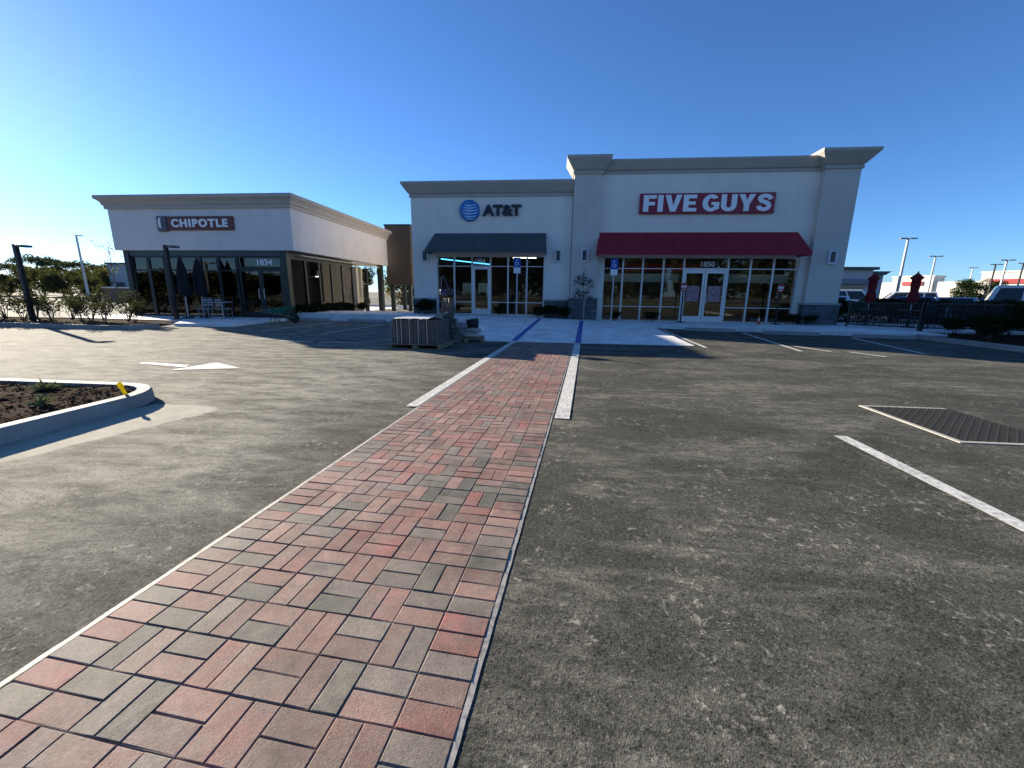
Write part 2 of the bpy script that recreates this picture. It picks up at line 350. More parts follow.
def tag(o, label, cat, group=None):
    o['label']=label; o['category']=cat
    if group: o['group']=group
    return o
def empty(name, loc, label, cat, group=None, rz=0):
    o = bpy.data.objects.new(name, None); COL.objects.link(o); o.location=loc; o.rotation_euler=(0,0,rz); o.empty_display_size=.2
    return tag(o,label,cat,group)
def struct(o): o['kind']='structure'; return o
def dup(root, loc, rz=None, label=None, scale=None, swap=None):
    r = root.copy(); COL.objects.link(r); r.location=loc
    if rz is not None: r.rotation_euler=(0,0,rz)
    if scale is not None: r.scale=(scale,scale,scale)
    if label: r['label']=label
    def kids(a,b):
        for ch in list(a.children):
            c=ch.copy(); COL.objects.link(c); c.parent=b
            if swap and c.name.split('.')[0] in swap:
                c.data=c.data.copy(); c.data.materials[0]=M[swap[c.name.split('.')[0]]]
            kids(ch,c)
    kids(root,r); return r
def text_mesh(txt, w, h, depth=.02, bold=.0, shear=0.0, space=1.0):
    """raised lettering facing -Y, its lower left corner at the origin, w by h"""
    cu = bpy.data.curves.new('t','FONT'); cu.body=txt; cu.offset=bold; cu.extrude=.05; cu.shear=shear; cu.space_character=space
    cu.resolution_u=4
    o = bpy.data.objects.new('t',cu); COL.objects.link(o)
    dg = bpy.context.evaluated_depsgraph_get(); dg.update()
    me = bpy.data.meshes.new_from_object(o.evaluated_get(dg)); bpy.data.objects.remove(o); bpy.data.curves.remove(cu)
    xs=[v.co.x for v in me.vertices]; ys=[v.co.y for v in me.vertices]
    sx=w/(max(xs)-min(xs)); sy=h/(max(ys)-min(ys)); x0=min(xs); y0=min(ys)
    mb=MB(); mb.add([((v.co.x-x0)*sx, -(v.co.z+.05)/.1*depth, (v.co.y-y0)*sy) for v in me.vertices],[tuple(p.vertices) for p in me.polygons])
    bpy.data.meshes.remove(me); return mb
def shifted(mb, dx, dy, dz):
    mb.v=[(a+dx,b+dy,c+dz) for a,b,c in mb.v]; return mb
def sheet(name, poly, z, material):
    mb=MB(); n=len(poly); mb.add([(p[0],p[1],z if len(p)==2 else p[2]) for p in poly],[tuple(range(n))])
    return struct(mb.build(name,material))
def kerb(name, pts, width=.15, z0=-.02, z1=.15, closed=False):
    """kerb stones along a line; the left side of the line is the outer face"""
    P=[Vector((p[0],p[1],0)) for p in pts]; n=len(P); sec=[]
    for i in range(n):
        a=P[i-1] if (i or closed) else P[i]; b=P[(i+1)%n] if (i<n-1 or closed) else P[i]
        t=(b-a).normalized(); nn=Vector((-t.y,t.x,0)); sec.append((P[i],nn))
    mb=MB(); vs=[]
    for p,nn in sec:
        for o,z in ((0,z0),(0.012,z1-.02),(.03,z1),(width,z1),(width,z0)): 
            q=p-nn*o; vs.append((q.x,q.y,z))
    fs=[]; m=n if closed else n-1
    for i in range(m):
        j=(i+1)%n
        for k in range(4): fs.append((i*5+k,j*5+k,j*5+k+1,i*5+k+1))
    if not closed: fs += [tuple(range(5)), tuple(range((n-1)*5+4,(n-1)*5-1,-1))]
    mb.add(vs,fs); return struct(mb.build(name,'kerb'))
def arc(cx,cy,r,a0,a1,n=8): return [(cx+r*math.cos(R(a0+(a1-a0)*i/n)),cy+r*math.sin(R(a0+(a1-a0)*i/n))) for i in range(n+1)]
def stripe(name, a, b, w, material='white_paint', z=.008):
    a=Vector((*a,0)); b=Vector((*b,0)); t=(b-a).normalized(); n=Vector((-t.y,t.x,0))*w/2
    return sheet(name,[tuple((a-n)[:2]),tuple((b-n)[:2]),tuple((b+n)[:2]),tuple((a+n)[:2])],z,material)

# ------------------------------------------------------------------ ground and paving
sheet('ground',[(-1500,-400),(1500,-400),(1500,1800),(-1500,1800)],-.05,'field')
sheet('parking_lot',[(-95,-25),(120,-25),(120,90),(-95,90)],0,'asphalt')

SK=R(4.505); PD=Vector((math.sin(SK),math.cos(SK),0)); PR=Vector((math.cos(SK),-math.sin(SK),0)); U=.205
def path_pt(u,v,z=0): 
    p=PR*((u-9.705)*U)+PD*((v+5.792)*U); return Vector((p.x,p.y,z))
def build_path():
    V0,V1=-5,53
    q=[path_pt(0,V0),path_pt(8,V0),path_pt(8,V1),path_pt(0,V1)]
    sheet('paver_bedding',[(p.x,p.y) for p in q],.0035,'joint')
    mb=MB()
    reds=[(.235,.102,.080),(.215,.084,.066),(.26,.132,.104),(.205,.102,.080),(.27,.155,.122),(.225,.125,.098),(.195,.115,.088),(.25,.092,.074)]
    greys=[(.115,.105,.080),(.15,.122,.096),(.085,.082,.063),(.17,.14,.112)]
    def brick(u0,v0,u1,v1):
        g=.009
        c=rnd.choice(greys) if rnd.random()<(.30 if v0<11 else .14) else rnd.choice(reds); k=rnd.uniform(.88,1.24)
        mb.cur=tuple(min(1,x*k) for x in c)
        z=.0088+rnd.uniform(-.0013,.0013); ch=.018; tx=rnd.uniform(-.0012,.0012); ty=rnd.uniform(-.0012,.0012)
        a,b,c2,d=u0+g+rnd.uniform(-.006,.006),v0+g+rnd.uniform(-.006,.006),u1-g+rnd.uniform(-.006,.006),v1-g+rnd.uniform(-.006,.006)
        cs=[(a,b),(c2,b),(c2,d),(a,d)]; ins=[(a+ch,b+ch),(c2-ch,b+ch),(c2-ch,d-ch),(a+ch,d-ch)]; sg=[(-1,-1),(1,-1),(1,1),(-1,1)]
        vs=[path_pt(x,y,.001) for x,y in cs]+[path_pt(x,y,z-.003) for x,y in cs]+[path_pt(ins[i][0],ins[i][1],z+tx*sg[i][0]+ty*sg[i][1]) for i in range(4)]
        fs=[(8,9,10,11)]
        for i in range(4):
            j=(i+1)%4; fs+=[(i,j,4+j,4+i),(4+i,4+j,8+j,8+i)]
        mb.add(vs,fs)
    for v in range(V0,V1):
        for e in (0,7):
            for k in (0,.5): brick(e,v+k,e+1,v+k+.5)
        for u in range(1,7):
            if (u+v)%2==0: brick(u,v,u+.5,v+1); brick(u+.5,v,u+1,v+1)
            else: brick(u,v,u+1,v+.5); brick(u,v+.5,u+1,v+1)
    struct(mb.build('paver_path','brick'))
    for s,(a,b) in enumerate(((-.14,0),(8,8.10))):
        e=MB(); prev=None; n=160
        for i in range(n+1):
            v=V0+(V1-V0)*i/n; w=rnd.uniform(-.012,.012)
            p,q2=(path_pt(a+w,v,.0075),path_pt(b,v,.0095)) if s==0 else (path_pt(a,v,.006),path_pt(b+w,v,.0042))
            e.v+=[tuple(p),tuple(q2)]
        e.f=[(2*i,2*i+1,2*i+3,2*i+2) for i in range(n)]; e.c=[(1,1,1)]*n; e.sm=[False]*n
        struct(e.build('path_edging','edging'))
build_path()

# concrete apron that meets the pavers, rising gently to the shop sidewalk
def swz(x):
    pts=[(-8,.36),(-3.5,.34),(2,.2),(6,.16),(40,.15)]
    if x<=pts[0][0]: return pts[0][1]
    for (a,za),(b,zb) in zip(pts,pts[1:]):
        if x<=b: return za+(zb-za)*(x-a)/(b-a)
    return .15
def apron():
    mb=MB(); xs=[-3.6,-1.2,.86,2.5,4.02]; rows=[12.05,14.3,16.6,19.0]
    for i in range(len(xs)-1):
        for j in range(3):
            x0,x1=xs[i]+.008,xs[i+1]-.008
            if j<1: pass
            t0,t1=j/3,(j+1)/3; y0,y1=rows[j]+.008,rows[j+1]-.008
            Z=lambda x,t:.012+swz(x)*t
            k=[(x0,y0,Z(x0,t0)),(x1,y0,Z(x1,t0)),(x1,y1,Z(x1,t1)),(x0,y1,Z(x0,t1))]
            lo=[(p[0],p[1],-.03) for p in k]
            mb.add(lo+k,[(4,5,6,7),(0,1,5,4),(1,2,6,5),(2,3,7,6),(3,0,4,7)])
    struct(mb.build('concrete_apron','concrete'))
apron()
def sidewalk():
    mb=MB()
    front=[(-12.6,19.1),(-10.2,19.1),(-8.2,19.1),(-6,19.1),(-3.6,19.05),(-1.2,19.0),(.98,19.0),(2.7,19.0),(4.5,18.35),(6.5,17.8),(8.6,17.2),(10.7,16.6),(12.75,16.0),(13.9,16.0)]
    for (x0,y0),(x1,y1) in zip(front,front[1:]):
        a=.01
        for f0,f1 in ((0,.5),(.5,1)):
            B=22.0
            k=[(x0+a,y0+(B-y0)*f0,swz(x0)),(x1-a,y1+(B-y1)*f0,swz(x1)),(x1-a,y1+(B-y1)*f1-a,swz(x1)),(x0+a,y0+(B-y0)*f1-a,swz(x0))]
            lo=[(p[0],p[1],-.03) for p in k]
            mb.add(lo+k,[(4,5,6,7),(0,1,5,4),(1,2,6,5),(2,3,7,6),(3,0,4,7)])
    struct(mb.build('sidewalk','concrete'))
sidewalk()
def patch(name, poly, z0, z1, m):
    mb=MB(); mb.prism(poly,z0,z1); return struct(mb.build(name,m,bevel=.012))
patch('entrance_walk',[(-22,16.6),(-15.6,16.0),(-14.6,14.6),(-12.4,14.9),(-12.62,17.3),(-12.62,40),(-22,40)],-.03,.12,'concrete')
patch('patio_slab',[(13.92,16.9),(14.3,17.5),(19,17.7),(19,23),(13.92,23)],-.03,.14,'concrete')

# stripes beside the pavers
def across(u,v): return tuple(path_pt(u,v)[:2])
stripe('painted_stripe',across(8.62,16.3),across(8.62,52.6),.17,z=.010)
stripe('painted_stripe',across(-.50,16.8),across(-.50,52.6),.15,z=.0135)
for (u) in (-.55,8.62):
    a=path_pt(u,53.2); b=path_pt(u,86)
    t=lambda y:(y-12.05)/6.95
    n=PR*.08; s0,s1=max(0,t(a.y)),t(b.y)
    mb=MB(); za,zb=.018+swz(a.x)*s0+.006,.018+swz(b.x)*s1+.006
    mb.add([(a.x-n.x,a.y-n.y,za),(a.x+n.x,a.y+n.y,za),(b.x+n.x,b.y+n.y,zb),(b.x-n.x,b.y-n.y,zb)],[(0,1,2,3)])
    struct(mb.build('painted_blue_stripe','blue_paint'))
for a,b,w in [((2.98,4.33),(2.98,.2),.13),((4.5,17.6),(4.2,11.7),.1),((7.35,16.9),(6.5,11.4),.1),((10.5,15.6),(9.5,11.4),.1),
              ((6.95,12.55),(7.3,11.5),.12),((7.75,11.5),(8.05,10.7),.12),((-10.0,18.6),(-10.25,13.6),.1),((-7.3,18.4),(-7.7,13.0),.1),
              ((-7.75,10.95),(-6.7,10.9),.12),((-6.5,10.85),(-5.5,10.95),.12)]:
    stripe('painted_line',a,b,w)
# lane arrow, pointing right
sheet('painted_arrow',[(-7.9,7.02),(-6.75,6.78),(-6.72,6.88),(-6.85,7.0),(-7.9,7.16)],.008,'white_paint')
sheet('painted_arrow',[(-6.72,6.5),(-5.65,6.86),(-6.55,7.34)],.008,'white_paint')
# dusty concrete pad edge by the island

# planting island at the left
isl=[(-4.95,-3)]+[(-4.95,4.2)]+arc(-5.7,4.2,.75,0,90,8)[1:]+[(-14,4.95)]
kerb('island_kerb',[isl[0]]+isl[1:][:0]+isl[1:] if False else list(reversed(isl)),.16)
inner=[(-5.1,-3),(-5.1,4.2)]+arc(-5.7,4.2,.6,0,90,8)[1:]+[(-14,4.8),(-14,-3)]
def mound(name, poly, z, seed):
    xs=[p[0] for p in poly]; ys=[p[1] for p in poly]
    cx=sum(xs)/len(xs); cy=sum(ys)/len(ys); mb=MB(); n=len(poly); rr=random.Random(seed)
    rings=8; vs=[]
    dense=[]
    for i in range(n):
        a,b=poly[i],poly[(i+1)%n]; d=math.hypot(a[0]-b[0],a[1]-b[1]); k=max(1,min(40,int(d/.25)))
        dense+=[(a[0]+(b[0]-a[0])*j/k,a[1]+(b[1]-a[1])*j/k) for j in range(k)]
    n=len(dense)
    for r in range(rings):
        f=1-(r/(rings-.5))**1.5
        for p in dense: vs.append((cx+(p[0]-cx)*f,cy+(p[1]-cy)*f,z+(.06*(1-f)**.5+rr.uniform(-.025,.03) if r else 0)))
    vs.append((cx,cy,z+.07)); fs=[(r*n+i,r*n+(i+1)%n,(r+1)*n+(i+1)%n,(r+1)*n+i) for r in range(rings-1) for i in range(n)]
    fs+=[((rings-1)*n+i,(rings-1)*n+(i+1)%n,rings*n) for i in range(n)]
    mb.smooth=True; mb.add(vs,fs); return struct(mb.build(name,'mulch'))
mound('mulch_bed',inner,.10,3)
def chips(name,x0,x1,y0,y1,n,ok,size=.07):
    mb=MB(); rr=random.Random(11)
    for _ in range(n):
        x,y_=rr.uniform(x0,x1),rr.uniform(y0,y1)
        if not ok(x,y_): continue
        k=rr.choice((.3,.45,.6,.8,1.3)); mb.cur=(k,k*.95,k*.9)
        mb.obox((x,y_,.135+rr.uniform(-.03,.02)),(size*rr.uniform(.4,1.4),size*rr.uniform(.15,.4),size*.2),rr.uniform(0,6.3),rr.uniform(-.5,.5),rr.uniform(-.5,.5))
    o=mb.build(name,leaf('bark_chip',(.15,.105,.07),trans=.0)); o['kind']='stuff'; o['label']='loose brown bark mulch scattered over the planting island'; return o
chips('bark_mulch',-11,-5.15,-1,4.75,16000,lambda x,y:(x<-5.7 or y<4.2 or math.hypot(x+5.7,y-4.2)<.55),.042)
# long bed in front of the restaurant patio
bed=[(-60,13.3),(-19.5,13.3),(-15.6,13.0)]+arc(-15.6,13.8,.8,-90,20,6)[1:]
kerb('bed_kerb',bed[::1][::-1][::-1] if False else bed,.16)
mound('mulch_bed',[(-60,13.45),(-19.5,13.45),(-15.6,13.15),(-15.0,13.7),(-15.75,15.9),(-22,16.5),(-60,16.5)],.09,5)
# bed at the right edge
rb=[(12.95,15.9),(12.85,15.0),(12.8,10),(12.8,5)]
kerb('bed_kerb',rb[::-1] if False else rb,.16)
mound('mulch_bed',[(12.98,5),(30,5),(30,17.6),(14.6,17.4),(13.95,16.6),(13.9,15.95),(13.1,15.9),(13.0,15)],.08,9)

# storm grate
gr=empty('storm_grate',(4.06,4.28,0),'black iron storm drain grate in a pale concrete frame set in the asphalt','drain grate')
GW,GH=1.04,1.40
mb=MB()
for x0,y0,x1,y1 in ((0,0,GW,.055),(0,GH-.055,GW,GH),(0,.055,.055,GH-.055)): mb.box(x0,y0,-.05,x1,y1,.009)
mb.build('frame','dustpad',gr)
mb=MB(); mb.box(.055,.055,.002,GW,GH-.055,.004); mb.build('pit','rubber',gr)
mb=MB()
def diag(c,sgn,w,h):
    # a rib along x - sgn*y = c clipped to the pit
    P=[]
    for x in (.06,GW):
        y_=(x-c)*sgn
        if .06<=y_<=GH-.06: P.append((x,y_))
    for y_ in (.06,GH-.06):
        x=y_*sgn+c
        if .06<x<GW: P.append((x,y_))
    if len(P)<2: return
    (xa,ya),(xb,yb)=P[0],P[1]; ln=math.hypot(xb-xa,yb-ya)
    if ln<.03: return
    mb.obox(((xa+xb)/2,(ya+yb)/2,.005+h/2),(ln,w,h),math.atan2(yb-ya,xb-xa))
c=-1.3
while c<1.0: diag(c,1,.016,.010); c+=.095
c=.1
while c<2.4: diag(c,-1,.012,.0095); c+=.045
mb.build('grating','iron',gr)

# ------------------------------------------------------------------ shop building
def wall_front(mb, x0,x1,z0,z1,y,t,holes):
    xs=sorted({x0,x1,*[h[0] for h in holes],*[h[1] for h in holes]}); zs=sorted({z0,z1,*[h[2] for h in holes],*[h[3] for h in holes]})
    def solid(i,j):
        if i<0 or j<0 or i>=len(xs)-1 or j>=len(zs)-1: return False
        cx=(xs[i]+xs[i+1])/2; cz=(zs[j]+zs[j+1])/2
        return not any(h[0]<cx<h[1] and h[2]<cz<h[3] for h in holes)
    for i in range(len(xs)-1):
        for j in range(len(zs)-1):
            if not solid(i,j): continue
            a,b,c,d=xs[i],xs[i+1],zs[j],zs[j+1]
            mb.add([(a,y,c),(b,y,c),(b,y,d),(a,y,d)],[(0,1,2,3)]); mb.add([(a,y+t,c),(b,y+t,c),(b,y+t,d),(a,y+t,d)],[(3,2,1,0)])
            if not solid(i-1,j): mb.add([(a,y,c),(a,y+t,c),(a,y+t,d),(a,y,d)],[(3,2,1,0)])
            if not solid(i+1,j): mb.add([(b,y,c),(b,y+t,c),(b,y+t,d),(b,y,d)],[(0,1,2,3)])
            if not solid(i,j-1): mb.add([(a,y,c),(b,y,c),(b,y+t,c),(a,y+t,c)],[(3,2,1,0)])
            if not solid(i,j+1): mb.add([(a,y,d),(b,y,d),(b,y+t,d),(a,y+t,d)],[(0,1,2,3)])
FY=20.5
shop=empty('retail_building',(3,FY,0),'pale grey stucco shop building with two storefronts, a slate awning and a red awning','building')
SO=(3,FY,0)
mb=MB()
wall_front(mb,-7.0,.72,.05,6.15,FY,.3,[(-5.8,-.52,.34,3.16)])
mb.box(-7.0,FY+.31,.05,-6.7,38,6.0); 
mb.build('phone_shop_wall','stucco',shop,SO)
mb=MB()
wall_front(mb,1.98,11.3,.05,7.0,FY,.3,[(2.3,11.0,.16,3.13)])
mb.box(12.2,FY+.31,.05,12.5,38,7.0)
mb.build('wall','stucco',shop,SO)
mb=MB(); mb.box(-7,37.7,.05,12.4,38.0,6.0); mb.box(-6.7,FY+.31,5.6,12.2,37.7,5.9); mb.build('roof','cornice',shop,SO)
def pilaster(x0,x1,zb):
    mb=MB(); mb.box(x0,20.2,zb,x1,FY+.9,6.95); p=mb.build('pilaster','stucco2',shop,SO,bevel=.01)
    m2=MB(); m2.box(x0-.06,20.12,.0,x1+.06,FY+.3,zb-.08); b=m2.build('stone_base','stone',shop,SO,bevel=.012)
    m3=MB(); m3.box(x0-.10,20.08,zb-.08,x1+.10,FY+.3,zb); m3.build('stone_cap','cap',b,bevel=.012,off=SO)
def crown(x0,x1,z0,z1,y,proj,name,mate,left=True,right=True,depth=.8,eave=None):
    """cornice with a small bead and a sloping crown that flares outwards, mitred at its free ends"""
    h=z1-z0; prof=[(0.02,0),(.06,0),(.06,h*.16),(.03,h*.20),(.10,h*.28),(proj*.96,h*.82),(proj,h*.86),(proj,h)]
    mb=MB(); n=len(prof); vs=[]
    for p,z in prof:
        xl=x0-(p if left else 0); xr=x1+(p if right else 0)
        vs+=[(xl,y+depth,z0+z),(xl,y-p,z0+z),(xr,y-p,z0+z),(xr,y+depth,z0+z)]
    fs=[]
    for i in range(n-1):
        for k in range(3): fs.append((i*4+k,i*4+k+1,(i+1)*4+k+1,(i+1)*4+k))
        fs.append((i*4+3,i*4,(i+1)*4,(i+1)*4+3))
    fs+=[(3,2,1,0),((n-1)*4,(n-1)*4+1,(n-1)*4+2,(n-1)*4+3)]
    mb.add(vs,fs); return mb.build(name,mate,shop,SO)
pilaster(.74,1.98,1.26); pilaster(11.3,12.72,1.13)
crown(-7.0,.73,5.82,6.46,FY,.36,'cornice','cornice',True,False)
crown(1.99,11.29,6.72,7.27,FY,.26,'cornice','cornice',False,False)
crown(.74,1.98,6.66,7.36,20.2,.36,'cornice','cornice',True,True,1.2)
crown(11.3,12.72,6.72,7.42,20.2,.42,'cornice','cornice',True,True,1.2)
mb=MB(); 

for x0,x1 in ((-7.04,-5.85),(-.47,.66)):
    mb=MB(); mb.box(x0,FY-.07,.0,x1,FY-.004,1.05); wb=mb.build('stone_base','stone',shop,SO,bevel=.01)
    mb=MB(); mb.box(x0-.02,FY-.10,1.05,x1+(.02 if x1<0 else 0),FY-.004,1.13); mb.build('stone_cap','cap',wb,SO,bevel=.01)
# interior shell
mb=MB(); 
for a,b in ((-6.65,1.2),(1.5,12.1)):
    mb.box(a,21.0,.1,b,21.002,.101); 
    mb.add([(a,26,.1),(b,26,.1),(b,26,3.4),(a,26,3.4)],[(0,1,2,3)])
    mb.add([(a,20.82,3.4),(b,20.82,3.4),(b,26,3.4),(a,26,3.4)],[(0,1,2,3)])
    mb.add([(a,20.82,.1),(a,26,.1),(a,26,3.4),(a,20.82,3.4)],[(0,1,2,3)]); mb.add([(b,20.82,.1),(b,26,.1),(b,26,3.4),(b,20.82,3.4)],[(0,1,2,3)])
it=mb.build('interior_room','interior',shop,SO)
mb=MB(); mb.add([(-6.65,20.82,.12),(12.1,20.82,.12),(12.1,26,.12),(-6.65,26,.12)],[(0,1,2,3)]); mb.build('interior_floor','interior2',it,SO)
mb=MB(); mb.box(2.35,21.24,2.02,5.98,21.28,2.42); mb.build('menu_valance','valance',it,SO)
mb=MB(); mb.box(8.0,21.24,2.02,10.98,21.28,2.42); mb.build('menu_valance','valance',it,SO)
mb=MB(); mb.box(2.5,24.6,.1,10.8,25.0,1.15); mb.box(-5.2,23.6,.1,-3.2,24.2,1.0); mb.box(-2.2,23,.1,-.9,23.6,1.05); mb.build('counter','wood_warm',it,SO)
mb=MB(); mb.box(4.2,25.9,2.75,8.9,25.95,3.2); mb.build('red_reflection_panel','red_reflection',it,SO)  # red colour painted in for the awning's reflection in the transoms
mb=MB(); mb.tube([(-5.74,21.1,3.06),(-3.6,23.2,2.95)],.03,6); mb.build('blue_light_strip','led_blue',it,SO)
mb=MB(); mb.box(-5.2,23.58,1.45,-4.5,23.62,1.95); mb.box(-4.3,23.58,1.45,-3.7,23.62,1.95); mb.build('display_board','valance',it,SO)
mb=MB(); mb.box(-2.2,22.2,3.2,-1.0,22.3,3.24); mb.build('added_ceiling_light','led_white',it,SO)
for x0,x1 in ((2.6,5.7),(8.2,10.8)):
    mb=MB(); mb.box(x0,20.96,3.36,x1,21.02,3.39); mb.build('added_ceiling_light',M['fill_cool'],it,SO)  # invented strips, added to light the front of the valance
for x0,y0 in ((-4.8,22.6),(3.4,23.4),(6.4,23.4),(9.2,23.4)):
    mb=MB(); mb.box(x0,y0,3.34,x0+.9,y0+.3,3.37); mb.build('added_ceiling_light',M['fill_cool'],it,SO)  # invented panels, added to brighten the dim rooms

def bay(x0,x1,z0,z1,bars,y,name='window',metal='alu',pane='pane',parent=shop,off=SO,fw=.034,dep=.12):
    mb=MB(); h=fw/2
    mb.box(x0,y,z0,x0+fw,y+dep,z1); mb.box(x1-fw,y,z0,x1,y+dep,z1)
    for z in [z0,*bars,z1]:
        a=max(z0,z-h); a=z0 if z==z0 else (z1-fw if z==z1 else z-h)
        mb.box(x0+fw,y+.004,a,x1-fw,y+dep-.004,a+fw)
    w=mb.build(name,metal,parent,off)
    g=MB(); g.box(x0+fw,y+.05,z0+fw,x1-fw,y+.062,z1-fw); g.build('pane',pane,w,off)
    return w
def door(x0,x1,z0,z1,y,hx,metal='alu',pane='pane',parent=shop,off=SO,fw=.10):
    mb=MB(); mb.box(x0,y,z0,x0+fw,y+.06,z1); mb.box(x1-fw,y,z0,x1,y+.06,z1)
    mb.box(x0+fw,y+.003,z0,x1-fw,y+.057,z0+.26); mb.box(x0+fw,y+.003,z1-fw-.04,x1-fw,y+.057,z1)
    d=mb.build('door',metal,parent,off)
    g=MB(); g.box(x0+fw,y+.025,z0+.26,x1-fw,y+.035,z1-fw-.04); g.build('pane',pane,d,off)
    h=MB(); h.tube([(hx,y,z0+.85),(hx,y-.07,z0+.87),(hx,y-.07,z0+1.32),(hx,y,z0+1.34)],.014,6); h.build('handle','alu',d,off)
    return d
WY=FY+.08
for a,b in ((2.3,3.2),(3.2,4.12),(4.12,5.07),(5.07,6.0),(7.98,8.96),(8.96,9.96),(9.96,11.0)):
    bay(a+.002,b-.002,.17,3.12,[.86,2.62],WY)
bay(6.002,7.978,2.62,3.12,[],WY)
for a,b,h in ((6.04,6.98,6.88),(7.0,7.94,7.10)):
    d=door(a,b,.18,2.56,WY+.02,h)
    mb=MB(); mb.box(a+.18,WY+.04,1.12,b-.18,WY+.044,1.85); mb.build('window_poster',mat('faded_poster',(.34,.20,.21),.6,0,.5,9),d,SO)
fr=MB(); fr.box(6.002,WY,.17,6.038,WY+.12,2.618); fr.box(7.942,WY,.17,7.978,WY+.12,2.618); fr.box(6.04,WY,2.562,7.94,WY+.12,2.618); fr.build('door_frame','alu',shop,SO)
shifted(text_mesh('1850',.62,.24,.008,.02),6.75,WY+.045,2.72).build('door_number','white_letter',shop,SO)
for a,b in ((-5.8,-4.95),(-4.95,-4.06),(-3.14,-2.28),(-2.28,-1.36),(-1.36,-.52)):
    bay(a+.002,b-.002,.36,3.15,[.96,2.68],WY)
bay(-4.058,-3.142,2.72,3.15,[],WY)
door(-4.02,-3.18,.37,2.68,WY+.02,-3.30)
fr=MB(); fr.box(-4.058,WY,.36,-4.022,WY+.12,2.718); fr.box(-3.178,WY,.36,-3.142,WY+.12,2.718); fr.build('door_frame','alu',shop,SO)
shifted(text_mesh('1854',.5,.2,.008,.02),-3.9,WY+.045,2.84).build('door_number','white_letter',shop,SO)

def awning(x0t,x0b,x1t,x1b,zt,zb,proj,m,val):
    y=FY-.006; mb=MB()
    A=[(x0t,y,zt),(x1t,y,zt),(x1b,y-proj,zb),(x0b,y-proj,zb)]
    t=.03
    vs=A+[(p[0],p[1]+t*.6,p[2]-t) for p in A]
    mb.add(vs,[(3,2,1,0),(4,5,6,7),(0,1,5,4),(1,2,6,5),(2,3,7,6),(3,0,4,7)])
    mb.box(x0b,y-proj,zb-val,x1b,y-proj+.02,zb-.002)
    for xt,xb,s in ((x0t,x0b,1),(x1t,x1b,-1)):
        e=.02*s; P=[(xt,y,zt-.02),(xb,y-proj+.02,zb-val),(xb,y,zb-val)]
        mb.add(P+[(p[0]+e,p[1],p[2]) for p in P],[(0,1,2),(5,4,3),(0,3,4,1),(1,4,5,2),(2,5,3,0)])
    a=mb.build('awning',m,shop,SO)
    k=int((x1b-x0b)/1.1)
    for i in range(1,k):
        u=i/k; xt=x0t+(x1t-x0t)*u; xb=x0b+(x1b-x0b)*u; f=MB()
        f.tube([(xt,y-.012,zt-.004),(xb,y-proj-.002,zb+.004),(xb,y-proj-.002,zb-val)],.008,5); f.build('seam',m,a,SO)
    for i in range(5):
        f=MB(); x=x0b+.1+(x1b-x0b-.2)*i/4; f.tube([(x,y-.03,zb+.05),(x,y-proj+.05,zb-.03)],.015,6); f.build('support_arm','black',a,SO)
awning(1.97,1.86,10.72,10.88,4.22,3.28,1.05,'red',.14)
awning(-5.85,-6.06,-.47,-.43,4.20,3.36,1.05,'navy',.14)

